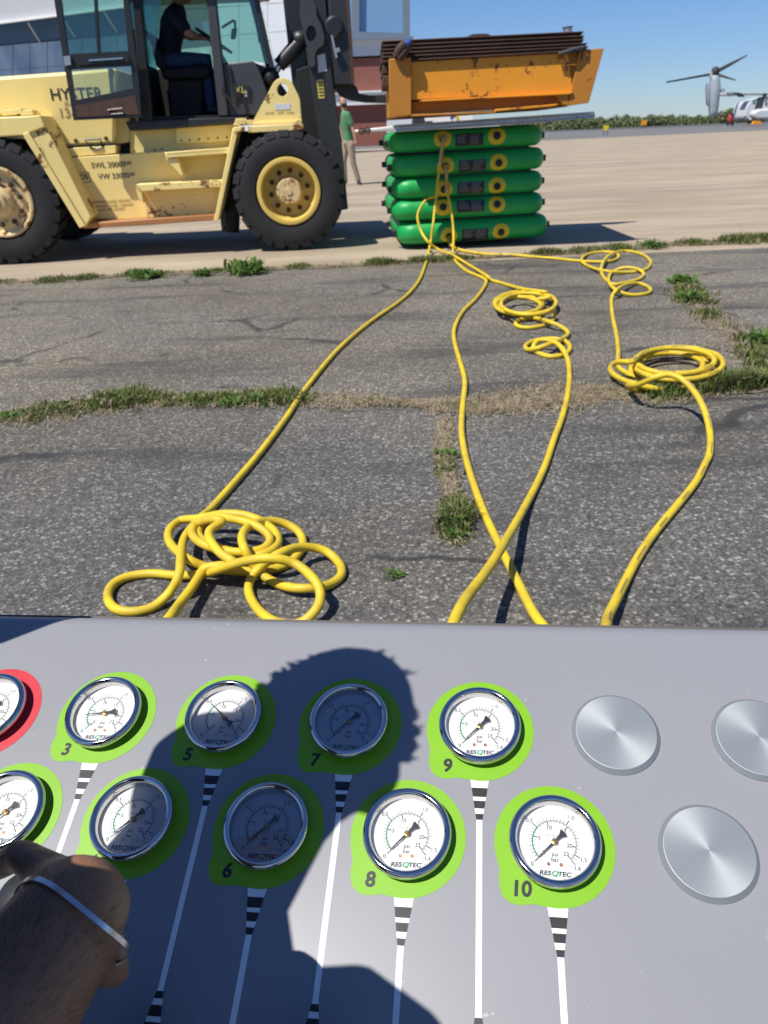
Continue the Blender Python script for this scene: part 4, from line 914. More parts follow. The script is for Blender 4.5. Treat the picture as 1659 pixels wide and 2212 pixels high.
BLAB = ['green lifting bag topmost of the stack, directly under the aluminium platform', 'green lifting bag second from the top of the stack', 'green lifting bag in the middle of the stack, small sunlit patch on its left',
        'green lifting bag second from the bottom, its left end sunlit, hose loop beside it', 'green lifting bag at the bottom of the stack, resting on the concrete']
DEP = 1.45; PORT = []
for bi, (_, xl, xr, tl, bl, tr, br, pa, pb, lb) in enumerate(BAGS):
    cl, cr = bp(xl, (tl+bl)/2, .1), bp(xr, (tr+br)/2, .1)
    ex = (cr-cl); W_ = ex.length; ex.normalize(); ey = BN; ez = ex.cross(ey).normalized()
    if ez.z < 0: ez = -ez
    h = ((bp(xl, bl)-bp(xl, tl)).length + (bp(xr, br)-bp(xr, tr)).length)/2*.985; hh = h/2; b = .125
    o = (cl+cr)/2 + ey*(DEP/2-.1)
    if bi == 4: o.z = max(o.z, hh+.004 + abs(ex.z)*W_/2*.9)
    P = lambda x, y, z: o+ex*x+ey*y+ez*z
    R = root('lifting_bag', P(0, 0, -hh), BLAB[bi], 'lifting bag', 'stack of green inflated lifting bags')
    mb = MB(); rings = []; NP = 44
    for k in range(13):
        ph = -math.pi/2+math.pi*k/12; d = b*(1-max(0, math.cos(ph))**.62)
        rings.append([(x, y, hh*math.sin(ph)) for x, y in rrect(W_/2-d*.8, DEP/2-d, .17-d*.35)])
    NP = len(rings[0]); mb.add([P(*p) for r_ in rings for p in r_], [(i*NP+j, i*NP+(j+1) % NP, (i+1)*NP+(j+1) % NP, (i+1)*NP+j) for i in range(12) for j in range(NP)] + [tuple(range(NP-1, -1, -1)), tuple(range(12*NP, 13*NP))])
    mb.build('bag_body', M['green'], R, 50)
    for s_ in (-1, 1):
        mb = MB(); mb.prism([P(x, y, s_*(hh*.97)) for x, y in rrect(W_/2-.10, DEP/2-.10, .16)], ez*(.006*s_)); mb.build('cover_sheet', M['bag_top'], R, 20)
    def surf(x, z, lift=.004):
        ph = math.asin(max(-.97, min(.97, z/hh))); return P(x, -DEP/2+b*(1-max(0, math.cos(ph))**.62)-lift*math.cos(ph), hh*math.sin(ph)+lift*math.sin(ph))
    def local(px, py): q = bp(px, py, .01)-o; return q.dot(ex), q.dot(ez)
    for k, pp in enumerate((pa, pb)):
        x0, z0 = local(*pp); ph0 = math.asin(max(-.9, min(.9, z0/hh))); mb = MB(); rr = .083; ringsN = 5; vs = [surf(x0, z0)]
        for i in range(1, ringsN+1):
            for j in range(36):
                a = 2*math.pi*j/36; rho = rr*i/ringsN; vs.append(surf(x0+rho*math.cos(a), hh*math.sin(max(-1.35, min(1.35, ph0+rho*math.sin(a)/hh))), .006 if i < ringsN else .001))
        fs_ = [(0, 1+j, 1+(j+1) % 36) for j in range(36)] + [(1+i*36+j, 1+i*36+(j+1) % 36, 1+(i+1)*36+(j+1) % 36, 1+(i+1)*36+j) for i in range(ringsN-1) for j in range(36)]
        mb.add(vs, fs_); mb.build('port_patch', M['patch'], R, 60)
        c = surf(x0, z0, .004); n_ = (-ey*math.cos(ph0)+ez*math.sin(ph0)).normalized(); PORT.append((c, n_))
        mb = MB(); ax2, ay2 = frame_of(n_); mb.lathe([(.036, .0), (.034, .012), (.022, .014), (.020, .03), (.010, .03), (.009, .01), (.00001, .01)], c, ax2, ay2, n_, 20); mb.build('valve', M['black'], R, 40)
    (x0, x1, y0, y1) = lb; (a0, c0), (a1, c1) = local(x0, (y0+y1)/2+1), local(x1, (y0+y1)/2-1); zc = (c0+c1)/2; zh = .052; mb = MB(); nx = 8; vs = []
    for i in range(nx+1):
        for k in range(5): vs.append(surf(a0+(a1-a0)*i/nx, zc-zh+2*zh*k/4, .004))
    mb.add(vs, [(i*5+k, (i+1)*5+k, (i+1)*5+k+1, i*5+k+1) for i in range(nx) for k in range(4)])
    Lb = mb.build('black_label', M['label'], R, 60)
    mb = MB()
    for i in range(5):
        for q0, q1 in ((.06, .46), (.52, .94)):
            if i == 4 and q0 < .5: continue
            z_ = zc+zh*(.72-.34*i); za = a0+(a1-a0)*q0; zb = a0+(a1-a0)*(q0+(q1-q0)*random.uniform(.6, 1)); mb.add([surf(za, z_-.006, .007), surf(zb, z_-.006, .007), surf(zb, z_+.006, .007), surf(za, z_+.006, .007)], [(0, 1, 2, 3)])
    o2 = bpy.data.objects.new('label_lines', mb.mesh('label_lines', M['label_print'], 0)); COL.objects.link(o2); o2.parent = Lb; o2['kind'] = 'stuff'; WM[o2.name] = Matrix.Identity(4)
    for sx_ in (-1, 1):
        for yy in (-DEP/2+.24, DEP/2-.30):
            p = P(sx_*(W_/2+.01), yy, -hh*.05); mb = MB(); mb.box(p, ex*.03, ey*.03, ez*.028); mb.build('side_tab', M['black'], R, 30, .006)

# ================================================================== PLATFORM, FRAME, PLATES
YL = 7.56
def ld(px, py, d=0.0): return at_y(px, py, YL+d)
def lpr(mb, L, d0, d1, m=0): return mb.prism([ld(x, y, d0) for x, y in L], (0, d1-d0, 0), m)
pf = root('platform', ld(1030, 262, .4), 'long flat aluminium platform lying on the top green bag', 'platform')
def pp(name, L, d0, d1, mt, par, bevel=.004, smooth=30):
    mb = MB(); lpr(mb, L, d0, d1); return mb.build(name, M[mt], par, smooth, bevel)
pp('deck', [(852, 270), (1283, 241), (1285, 244), (852, 273.5)], .25, 1.3, 'alu', pf)
pp('front_channel', [(852, 274), (1285, 244.5), (1286, 252), (1180, 262), (852, 284)], .27, .33, 'alu', pf)
pp('channel_lip', [(852, 282), (1180, 261), (1284, 251.5), (1286, 254), (1180, 264), (852, 285.5)], .24, .36, 'alu', pf)
for x in range(870, 1280, 42): 
    mb = MB(); y = 274-(x-852)*.0685; lpr(mb, [(x, y), (x+5, y-.4), (x+5, y+9), (x, y+9.4)], .255, .27); mb.build('rib_stiffener', M['alu'], pf, bevel=.002)

pp('end_beam', [(765, 281), (848, 272), (853, 274), (853, 283), (767, 287)], .32, .55, 'alu_sunlit', pf, .01)
mb = MB()
for x, y in ((781, 283), (794, 281.5)):
    c = ld(x, y+.4, .315); mb.lathe([(.012, .0), (.030, .0), (.030, .012), (.012, .012)], c, V((1, 0, 0)), EZ, V((0, -1, 0)), 16)
mb.build('beam_rings', M['grime_bolt'], pf)
fr = root('steel_skid', ld(1060, 240, .6), 'orange steel skid frame loaded with rusty plates, held above the green bags', 'skid')
pp('back_web', [(886, 132), (1256, 107.5), (1240, 200), (920, 214), (886, 216)], .045, .075, 'orange', fr)
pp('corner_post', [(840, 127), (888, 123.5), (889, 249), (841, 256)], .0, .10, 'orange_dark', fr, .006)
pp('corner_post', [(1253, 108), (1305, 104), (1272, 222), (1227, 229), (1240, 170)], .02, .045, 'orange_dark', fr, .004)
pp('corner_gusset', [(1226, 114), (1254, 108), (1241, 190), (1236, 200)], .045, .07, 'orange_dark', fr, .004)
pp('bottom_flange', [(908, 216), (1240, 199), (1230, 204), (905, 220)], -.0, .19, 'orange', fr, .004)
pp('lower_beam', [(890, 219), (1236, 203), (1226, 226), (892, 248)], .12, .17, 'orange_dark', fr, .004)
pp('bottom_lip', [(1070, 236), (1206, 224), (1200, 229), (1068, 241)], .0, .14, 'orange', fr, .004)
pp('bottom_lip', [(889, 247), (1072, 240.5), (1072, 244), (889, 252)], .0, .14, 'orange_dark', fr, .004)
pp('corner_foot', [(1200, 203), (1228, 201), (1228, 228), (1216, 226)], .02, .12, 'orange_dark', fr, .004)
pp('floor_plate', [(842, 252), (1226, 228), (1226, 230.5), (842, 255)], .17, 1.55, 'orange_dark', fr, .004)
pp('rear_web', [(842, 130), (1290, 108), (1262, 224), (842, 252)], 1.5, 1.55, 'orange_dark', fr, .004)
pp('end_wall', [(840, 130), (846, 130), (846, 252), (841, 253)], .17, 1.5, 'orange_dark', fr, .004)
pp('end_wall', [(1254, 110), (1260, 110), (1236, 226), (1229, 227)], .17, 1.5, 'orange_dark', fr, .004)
for (x0, y0) in ((1257, 112), (1271, 112)): mb = MB(); lpr(mb, [(x0, y0), (x0+3, y0), (x0+1, y0+17), (x0-2, y0+17)], .008, .02); mb.build('post_hook', M['plate'], fr)
mb = MB(); lpr(mb, [(1161, 123), (1163, 123), (1162, 197), (1160, 197)], .15, .16); mb.build('weld_seam', M['plate'], fr)
# the six stacked plates, each a channelled steel plank
PL = [(825, 1261, 88, 74, 67, 78), (827, 1263, 97, 86, 76, 86), (826, 1262, 106, 96, 84, 94), (827, 1269, 114, 106, 92, 101), (825, 1271, 122, 114, 99, 108), (827, 1276, 131, 122, 106, 116)]
PLAB = ['rusty brown steel plate on top of the stack in the orange skid', 'rusty steel plate second from the top of the stack', 'rusty steel plate third from the top of the stack', 'rusty steel plate fourth from the top of the stack', 'rusty steel plate second from the bottom of the stack', 'rusty steel plate at the bottom of the stack, against the orange frame']
for i, (xl, xr, y0, _a, y1, _b) in enumerate(PL):
    R = root('steel_plate', ld((xl+xr)/2, (y0+y1)/2+8, .8), PLAB[i], 'steel plate', 'rusty steel plates stacked in the orange skid')
    j = .01*((i*7) % 5)/5-.010
    pp('plate_deck', [(xl, y0), (xr, y1), (xr, y1+3.2), (xl, y0+3.2)], .02+j, 1.45, 'plate', R, .004)
    pp('plate_web', [(xl+3, y0+3.3), (xr-3, y1+3.3), (xr-3, y1+7.6), (xl+3, y0+7.6)], .055+j, 1.42, 'plate', R, .004)
R = root('sling_bar', ld(865, 115, .02), 'bent brown bar with blue tape band at the left of the plates', 'lifting bar')
mb = MB(); mb.tube(spline([ld(856, 122, -.02), ld(862, 108, -.03), ld(872, 97, -.04), ld(878, 94, -.05), ld(884, 98, -.04), ld(874, 112, -.03), ld(862, 126, -.02)]), .034, 10); mb.build('bar', M['plate'], R)
mb = MB(); mb.tube([ld(876, 94.7, -.05), ld(879, 93.9, -.05), ld(881, 95, -.048)], .038, 12); mb.build('tape_band', M['blue'], R)
mb = MB(); mb.tube([ld(1206, 117, .0), ld(1240, 107, -.02), ld(1262, 103, 0)], [.016, .022, .02], 10); tag(mb.build('pipe', M['grey_panel']), 'short grey pipe lying at the right end of the rusty plates', 'pipe')
R = root('plate_bolt', ld(1226, 66, .3), 'small bolt standing on top of the rusty plates at right', 'bolt')
mb = MB(); mb.tube([ld(1226, 70, .3), ld(1226, 60, .3)], .04, 10); mb.build('shank', M['alu'], R); mb = MB(); mb.tube([ld(1226, 60.5, .3), ld(1226, 58, .3)], .048, 6); mb.build('nut', M['plate'], R)
mb = MB(); mb.prism([ld(1010, 78.5, .3), ld(1060, 75.5, .3), ld(1050, 72.5, .3), ld(1022, 73.5, .3)], (0, .4, 0)); tag(mb.build('flat_bar', M['plate']), 'low flat steel piece lying on top of the plates near the middle', 'steel piece')
R = root('timber_block', ld(836, 170, .1), 'stack of dark blocks wedged at the left end of the orange skid', 'blocks')
for y0, y1, xa in ((113, 124, 824), (126, 139, 822), (141, 160, 826), (163, 188, 827)): pp('block', [(xa, y0), (841, y0-.7), (841, y1-.7), (xa, y1)], .06, .9, 'plate', R, .008)

# ================================================================== HOSES
HR = .0122
def zA(x, y): return (829.5+x/2, 508.3+y/2)
def zB(x, y): return (829.5+x/2, 948.8+y/2)
def zC(x, y): return (x/2, 948.8+y/2)
def z6(x, y): return (779.3+x/3.06, 237.2+y/3.06)
def gp(q, lev=0.0, lift=0.0): return gnd(q[0], q[1], HR*(1+1.7*lev)+lift)
def air(q, Y): return at_y(q[0], q[1], Y)
def ring_px(f, cx, cy, rx, ry, a0, a1, lev, n=14):
    return [gp(f(cx+rx*math.cos(math.radians(a)), cy-ry*math.sin(math.radians(a))), lev) for a in np.linspace(a0, a1, n)]
def hose(pts, label, port=None, step=6, dashes=False):
    """rubber hose along points, swaged ferrule and quick coupling at the bag end"""
    sp = spline(pts, step); z0 = HR*.92
    sp = [V((p.x, p.y, max(p.z, z0))) for p in sp]
    for _ in range(1): sp = [sp[0]]+[(sp[i-1]+sp[i]*2+sp[i+1])/4 for i in range(1, len(sp)-1)]+[sp[-1]]
    mb = MB(); mb.tube(sp, HR, 10); o = mb.build('air_hose', M['hose'], None, 180); tag(o, label, 'hose', 'yellow air hoses running from the bags to the console')
    mb = MB()      # printed marking: worn dark dashes along the hose
    acc = 0; 
    for i in range(1, len(sp)-2):
        L = (sp[i+1]-sp[i]).length; acc += L
        if dashes and (acc % .21) < .075 and sp[i].y < 4.2 and L > 1e-4:
            t = (sp[i+1]-sp[i]).normalized(); s_ = t.cross(EZ)
            if s_.length < .3: continue
            s_.normalize(); u = (EZ*.8-V((0, 1, 0))*.6); u = (u-t*u.dot(t)).normalized(); q = t.cross(u)
            w_ = .0022; mb.add([sp[i]+u*(HR+.0006)-q*w_, sp[i]+u*(HR+.0006)+q*w_, sp[i+1]+u*(HR+.0006)+q*w_, sp[i+1]+u*(HR+.0006)-q*w_], [(0, 1, 2, 3)])
    if mb.f: mb.build('hose_print', M['ink_brown'], o, 0)['kind'] = 'stuff'
    if port is not None:
        c, n_ = PORT[port]; e = sp[0]; d = (sp[0]-sp[3]).normalized()
        mb = MB(); mid = c+n_*.06; mb.tube(spline([c+n_*.005, c+n_*.04, mid, (mid+e)/2, e-d*.06], 5), [.021]*26 if False else .019, 12)
        mb.tube([c+n_*.03, c+n_*.07], .029, 12); mb.tube([e-d*.10, e+d*.02], .021, 12); mb.build('coupling', M['brass'], o, 40)
        mb = MB(); mb.tube([sp[3]-d*0, sp[6]], .0175, 10); mb.build('ferrule', M['alu'], o, 40)
    return o
# left hose with the tangle in the foreground
p = [air(z6(533, 290), 7.94), air(z6(524, 350), 7.94), air(z6(514, 420), 7.92), air(z6(500, 560), 7.88), air(z6(488, 660), 7.84), air(z6(478, 760), 7.78), air((929, 530), 7.75)]
p += [gp(q) for q in ((921, 565), (905, 607), (870, 646), (800, 695), (730, 755), (660, 840), (620, 900), (560, 980), (500, 1050), (455, 1100))]
p += [gp(zC(*q), l) for *q, l in ((870, 335, 1), (800, 420, 2), (782, 500, 3), (775, 580, 3), (735, 660, 1), (660, 725, 0), (570, 745, 0), (495, 730, 0), (465, 680, 0), (490, 625, 0), (560, 592, 0), (660, 580, 0), (760, 588, .2), (880, 582, 1), (980, 550, 3), (1080, 522, 4.6), (1180, 515, 5), (1280, 540, 4), (1360, 610, 3.2), (1385, 680, 2), (1355, 750, 1), (1280, 800, 0), (1180, 785, 0), (1110, 730, 0), (1075, 660, 0), (1085, 600, .5), (1130, 550, 1.5), (1200, 497, 3.2), (1300, 466, 2.2), (1400, 480, 1), (1465, 535, 0), (1475, 585, 0), (1430, 625, 0), (1350, 642, .8), (1250, 640, .6), (1160, 605, 0), (1100, 550, 1.2), (1060, 480, 3.5), (1045, 430, 4), (1065, 385, 4), (1130, 355, 3), (1210, 358, 2), (1280, 390, 1), (1310, 440, 0), (1290, 495, 0), (1230, 545, 0), (1120, 570, .4), (980, 565, .8), (880, 548, 1.2), (800, 510, 2.5), (735, 450, 1.6), (730, 395, 1.2), (780, 350, 1), (860, 342, 2), (960, 322, 3), (1060, 328, 3), (1140, 360, 2.6), (1195, 410, 2.2), (1195, 460, 2), (1130, 498, 2), (1020, 490, 2), (920, 460, 2.2), (860, 420, 2.6), (870, 370, 2.6), (930, 335, 4), (1010, 345, 4.2), (1100, 370, 4), (1165, 420, 3), (1150, 465, 2.4), (1080, 487, 2.4), (980, 483, 2.6), (880, 455, 3.3), (830, 410, 3.2), (850, 365, 3.2), (920, 345, 5), (960, 358, 5), (910, 390, 5), (905, 430, 4.6), (950, 490, 4), (1020, 540, 3), (960, 545, 2.4), (890, 555, 2), (868, 580, 1.6), (830, 640, 1.5), (770, 720, 2), (735, 770, 4))]
q = p[-1]; p += [V((q.x-.03, q.y-.2, .10)), V((-.40, .9, .15)), V((-.38, .74, .3))]
hose(p, 'leftmost yellow hose, ending in the tangled pile on the asphalt in front of the console', 0, 5)
# middle hose, plain curve
p = [air((964.5, 392), 7.94), air((965.6, 414), 7.94), air((972, 440), 7.90), air((977, 470), 7.88), air((980, 508), 7.80), gp((978.6, 547), .2)]
p += [gp(zA(*q)) for q in ((310, 112), (360, 155), (428, 184), (441, 208), (400, 270), (340, 330), (305, 400), (305, 460), (330, 550), (350, 630), (342, 720), (335, 830), (345, 920))]
p += [gp(zB(*q), l) for *q, l in ((370, 140, 0), (430, 310, 0), (515, 490, 0), (590, 640, 0), (665, 780, 0))]
q = p[-1]; p += [V((q.x+.05, q.y-.25, .05)), V((.33, .72, .30)), V((.30, .58, .48))]
hose(p, 'plain yellow hose curving down the middle without coils, passing under the crossing hose', 2, 6, False)
# hose with the double coil, crossing over in the foreground
p = [air(z6(520, 565), 7.98), air(z6(480, 575), 7.94), air(z6(435, 592), 7.91), air(z6(392, 650), 7.88), air(z6(375, 712), 7.86), air(z6(398, 800), 7.82), air(z6(445, 872), 7.72), gp(z6(520, 927), .6), gp(z6(600, 956), 1.6)]
p += [gp(zA(*q), l) for *q, l in ((370, 130, 0), (440, 172, 1.4), (470, 196, 0), (540, 216, 0), (600, 232, 2), (700, 246, 4))]
for cx, cy, rx, ry, lev, a0, a1 in ((608, 294, 132, 52, 0, 60, 400), (582, 298, 104, 40, .8, 40, 400), (618, 292, 126, 48, 1.6, 40, 400), (580, 302, 98, 36, 2.2, 40, 400), (626, 296, 120, 46, 3.0, 40, 330)): p += ring_px(zA, cx, cy, rx, ry, a0, a1, lev, 15)
p += [gp(zA(*q), l) for *q, l in ((735, 340, 1), (720, 378, 0), (660, 396, 0), (600, 398, 0), (568, 384, 0), (590, 364, 0), (650, 358, .3), (710, 372, 1.6), (770, 398, .5), (796, 424, 0), (770, 448, .5), (720, 468, 1.8), (660, 488, 1.2), (620, 494, 0), (612, 476, 0), (650, 456, 0), (720, 446, 0), (785, 458, 0), (804, 488, 0), (780, 514, 0), (720, 524, 0), (665, 508, 0), (645, 482, 1.2), (670, 454, 2), (730, 458, 2), (772, 492, 1.6), (796, 545, .2), (801, 600, 0), (799, 650, 0), (788, 720, 0), (765, 800, 0), (735, 880, 0))]
p += [gp(zB(*q), l, lf) for *q, l, lf in ((690, 130, 0, 0), (610, 290, 0, .01), (510, 465, 1.8, .05), (430, 590, 1, .09), (310, 768, 1, .15))]
q = p[-1]; p += [V((q.x-.06, q.y-.22, .14)), V((.16, .80, .16)), V((.15, .60, .3))]
hose(p, 'yellow hose with two coils in the middle distance, rising over the plain hose', None, 6)
# right hose
p = [air(z6(585, 868), 7.94), air(z6(600, 895), 7.84), gp(z6(650, 922), .5), gp(z6(700, 934)), gp(z6(780, 947)), gp(z6(870, 956)), gp(z6(1000, 958)), gp(z6(1150, 972))]
p += [gp(zA(*q), l) for *q, l in ((740, 100, 0), (860, 112, 0), (960, 113, .4), (1012, 98, 0), (1000, 76, 0), (940, 71, 0), (880, 82, 0), (853, 105, 1), (880, 132, 0), (950, 153, 1.2), (1050, 160, 0), (1130, 148, 0), (1153, 115, 0), (1115, 82, 0), (1040, 67, 0), (975, 84, 1.2), (941, 130, 1.4), (945, 175, 0), (985, 210, 0), (1040, 205, 0), (1100, 190, 0), (1123, 168, 0), (1095, 145, 1), (1035, 140, 1.2), (985, 160, 0), (970, 195, 1.4), (1000, 235, 1.4), (1070, 258, 0), (1140, 250, 0), (1150, 230, 0), (1105, 208, 0), (1050, 212, 1), (1005, 236, 2.2), (983, 275, 0), (988, 350, 0), (1005, 430, 0), (1013, 500, 0), (1012, 560, 0))]
p += [gp(zA(*q), l) for *q, l in ((1040, 590, 0), (1150, 650, 0))]
for cx, cy, rx, ry, lev, a0, a1 in ((1262, 584, 196, 86, 0, 250, 560), (1245, 572, 160, 62, .5, 200, 560), (1284, 574, 186, 76, 1.3, 200, 560), (1232, 560, 146, 52, 1.7, 200, 560), (1272, 554, 194, 70, 2.7, 200, 560), (1258, 542, 170, 56, 3.6, 200, 520)): p += ring_px(zA, cx, cy, rx, ry, a0, a1, lev, 17)
p += [gp(zA(*q), l) for *q, l in ((1070, 545, 4.6), (1005, 548, 3), (978, 575, 1.5), (1000, 608, 1.6), (1080, 640, 2), (1180, 665, 1), (1230, 676, 0), (1150, 672, 0), (1070, 662, 1), (1056, 648, 2), (1090, 648, 4), (1170, 614, 6.5), (1240, 603, 7), (1310, 640, 6), (1365, 715, 4), (1395, 790, 2), (1410, 870, .5), (1406, 945, 0))]
p += [gp(zB(*q), l, lf) for *q, l, lf in ((1388, 105, 0, 0), (1350, 180, 0, 0), (1280, 270, 0, 0), (1180, 390, 0, 0), (1110, 490, 0, 0), (1060, 580, 0, .0), (1000, 700, 0, .02), (962, 790, 0, .05))]
q = p[-1]; p += [V((q.x-.06, q.y-.25, .20)), V((.44, .75, .42)), V((.42, .55, .5))]
hose(p, 'rightmost yellow hose with a large coil on the grass and dark dashes near the console', 8, 6, True)

# ================================================================== BACKGROUND BUILDINGS
def bg(px, py, Y): return at_y(px, py, Y)
def bpr(name, L, Y0, Y1, mt, par, bevel=0):
    mb = MB(); mb.prism([bg(x, y, Y0) for x, y in L], (0, Y1-Y0, 0)); return mb.build(name, M[mt], par, 30, bevel)
def corr(name, a, b, c, d, outn, par, n=60, dp=.06):
    """ribbed sheet between corners a b (bottom) c d (top)"""
    mb = MB(); vs = []; a, b, c, d = map(V, (a, b, c, d))
    for i in range(n*4+1):
        t = i/(n*4); o_ = outn*(dp if i % 4 in (1, 2) else 0); vs += [a.lerp(b, t)+o_, d.lerp(c, t)+o_]
    mb.add(vs, [(2*i, 2*i+2, 2*i+3, 2*i+1) for i in range(n*4)]); return mb.build(name, M['corr'], par, 0)
YB = 86.0; NB = V((0, -1, 0))
R = root('brick_building', bg(800, 313, YB), 'red brick building with white ribbed bands, beyond the forklift mast', 'building')
def flat(L, Y): return [bg(x, y, Y) for x, y in L]
bpr('brick_wall', [(600, 132), (893, 122), (893, 311), (600, 322)], YB, YB+30, 'brick', R)
for (y0, y1, x0, x1) in ((98, 129, 600, 893), (207, 232, 600, 893)):
    corr('ribbed_band', bg(x0, y1+(700-x0)*.0-(0), YB-.25)+V((0, 0, 0)), bg(x1, y1-12.3, YB-.25), bg(x1, y0-12.3, YB-.25), bg(x0, y0, YB-.25), NB, R, 70)
for (y0, x0, x1) in ((204, 600, 893), (230, 600, 893), (94, 600, 893)):
    bpr('white_ledge', [(x0, y0), (x1, y0-12.3), (x1, y0-8.3), (x0, y0+4)], YB-.6, YB+.1, 'white', R)
bpr('low_annex', [(838, 251), (894, 249), (894, 290), (838, 292)], YB-8, YB-3, 'corr', R)
bpr('roof_slab', [(600, 90), (893, 78), (893, 82), (600, 94)], YB-.8, YB+30, 'steelblue', R)
R = root('glazed_tower', bg(820, 85, YB+2), 'grey framed glazed block rising above the brick building', 'building')
Y_ = YB+1; mb = MB(); mb.holed(flat([(700, -120), (884, -128), (886, 84), (700, 92)], Y_), [flat([(776, -110), (868, -114), (871, 71), (776, 68)], Y_), flat([(708, -110), (758, -112), (761, 66), (708, 66)], Y_)], V((0, .8, 0))); mb.build('frame', M['steelblue'], R, 0)
bpr('pane', [(775, -112), (869, -116), (872, 72), (775, 69)], Y_+.5, Y_+.55, 'towerglass', R); bpr('pane', [(707, -112), (759, -114), (762, 67), (707, 67)], Y_+.5, Y_+.55, 'towerglass', R)
bpr('core', [(700, -120), (884, -128), (885, 83), (700, 91)], Y_+2, Y_+20, 'towerglass', R)
# hangar at left, its front turned a little towards the apron
HP = at_y(0, 200, 66); HE = V((.902, -.43, 0)).normalized(); HN = EZ.cross(HE).normalized()
def hg(px, py, off=0.0): return on_plane(px, py, HP+HN*off, HN)
def hpr(name, L, o0, o1, mt, par, bevel=0):
    mb = MB(); mb.prism([hg(x, y, o0) for x, y in L], HN*(o1-o0)); return mb.build(name, M[mt], par, 30, bevel)
R = root('hangar', hg(300, 310), 'large hangar with white ribbed fascia, blue glazing and pale door panels behind the forklift', 'hangar')
corr('fascia', hg(-160, 66, -1.5), hg(420, -10, -1.5), hg(420, -160, -1.5), hg(-160, -160, -1.5), -HN, R, 150, .05)
hpr('fascia_edge', [(-160, 66), (420, -10), (420, -4), (-160, 72)], -1.7, -1.4, 'white', R)
hpr('soffit_wall', [(-160, 64), (330, 2), (330, 66), (-160, 112)], .3, .6, 'blue_shade', R)
hpr('base_wall', [(-160, 230), (330, 200), (330, 345), (-160, 345)], .1, .6, 'hpanel', R)
for x, y in ((135, 44), (225, 32), (60, 56)):
    mb = MB(); mb.bar(hg(x, y-8, -1.2), hg(x+28, y+36, .2), .12, .12); mb.build('strut', M['alu'], R)
for i in range(13):
    x0 = -160+i*37.5
    for j, (ya, yb) in enumerate(((0, .5), (.5, 1))):
        tp = lambda x: 99-(x)*.088; bt = lambda x: 205-x*.05
        L = []
        for (x, f_) in ((x0+.8, ya), (x0+36.8, ya), (x0+36.8, yb), (x0+.8, yb)): L.append((x, tp(x)+(bt(x)-tp(x))*f_+(.4 if f_ == ya else -.4)))
        q = hpr('window_pane', L, .20+.02*((i*3+j) % 3), .25, 'hglass', R)
hpr('glazing_backing', [(-160, 112), (330, 68), (330, 190), (-160, 214)], .45, .6, 'steelblue', R)
for i in range(6):
    x0 = 330+i*62
    for j in range(4):
        ya, yb = -140+j*(71+140)/2.0 if j < 3 else 0, 0
        rows = [(-150, -60), (-60, 8), (8, 70), (70, 140)]; ya, yb = rows[j]; s_ = -.07
        f = lambda x, y: (x, y+(x-580)*s_*(1 if y < 200 else 0))
        hpr('door_panel', [f(x0+.5, ya+.5), f(x0+61.5, ya+.5), f(x0+61.5, yb-.5), f(x0+.5, yb-.5)], -.4-.015*((i+j) % 2), -.3, 'hpanel', R)
hpr('door_backing', [(329, -140), (702, -170), (702, 300), (329, 330)], -.28, -.1, 'hpanel', R)
# bits seen under the raised load
R = root('storage_shed', bg(994, 262, 70), 'small white shed with a hazard diamond, seen between load and platform', 'shed')
bpr('shed_wall', [(920, 251), (1021, 246), (1021, 292), (920, 294)], 70, 74, 'white', R)
mb = MB(); c = bg(982, 254, 69.95); d = .2
for (x, z_, m_) in ((0, d, 0), (-d, 0, 1), (d, 0, 2), (0, -d, 3)):
    q = c+V((x, 0, z_)); mb.add([q+V((0, 0, d*.95)), q+V((d*.95, 0, 0)), q-V((0, 0, d*.95)), q-V((d*.95, 0, 0))], [(0, 1, 2, 3)], m_)
mb.build('hazard_diamond', [M['red'], M['blue'], M['patch'], M['white']], R, 0)
R = root('truck', bg(905, 292, 55), 'dark truck parked beyond the bags, seen just above the platform', 'truck')
bpr('truck_cab', [(893, 258), (897, 251), (910, 250), (918, 257), (918, 286), (893, 287)], 55, 57, 'mast', R, .05); bpr('truck_bed', [(918, 262), (935, 261), (935, 285), (918, 286)], 55, 57, 'mast', R, .03)
for x in (899, 928):
    mb = MB(); c = bg(x, 286, 54.95); mb.lathe([(.00001, -.05), (.2, -.05), (.36, 0), (.36, .2)], c, V((1, 0, 0)), EZ, V((0, 1, 0)), 18); mb.build('wheel', M['tyre'], R)

# ================================================================== TILTROTOR AND THINGS FAR RIGHT
YV = 128.0
def zv(x, y): return (1387.9+x/6.12, 67.8+y/6.12)
def av(x, y, d=0.0): return at_y(*zv(x, y), YV+d)
mpz = (av(1000, 900)-av(0, 900)).length/1000      # metres per zoom unit
R = root('tiltrotor', av(1500, 1215), 'grey tiltrotor aircraft parked at far right, rotor turned upward', 'aircraft')
def vpr(name, L, d0, d1, mt, bevel=.05):
    mb = MB(); mb.prism([av(x, y, d0) for x, y in L], (0, d1-d0, 0)); return mb.build(name, M[mt], R, 40, bevel)
mb = MB(); mb.loft([(av((a+b_)/2, y), V((1, 0, 0))*(b_-a)/2*mpz, V((0, 1, 0))*(b_-a)/2*mpz) for y, a, b_ in ((582, 915, 1000), (600, 903, 1012), (660, 895, 1022), (760, 882, 1030), (850, 870, 1016), (960, 872, 1006), (1060, 877, 996), (1100, 882, 985), (1122, 890, 955))], 18); mb.build('nacelle', M['aircraft'], R, 50)
vpr('nacelle_fin', [(870, 680), (884, 690), (890, 860), (880, 985), (868, 960), (858, 760)], -.5, .4, 'aircraft', .05)
vpr('exhaust_panel', [(890, 900), (945, 870), (938, 940), (905, 975), (885, 985)], -1.35*mpz*60/1.0*0-.55*mpz*100, -.3, 'rotor', .02) if False else None
vpr('intake', [(1005, 690), (1040, 700), (1045, 770), (1010, 800)], -.6, .6, 'aircraft', .05)
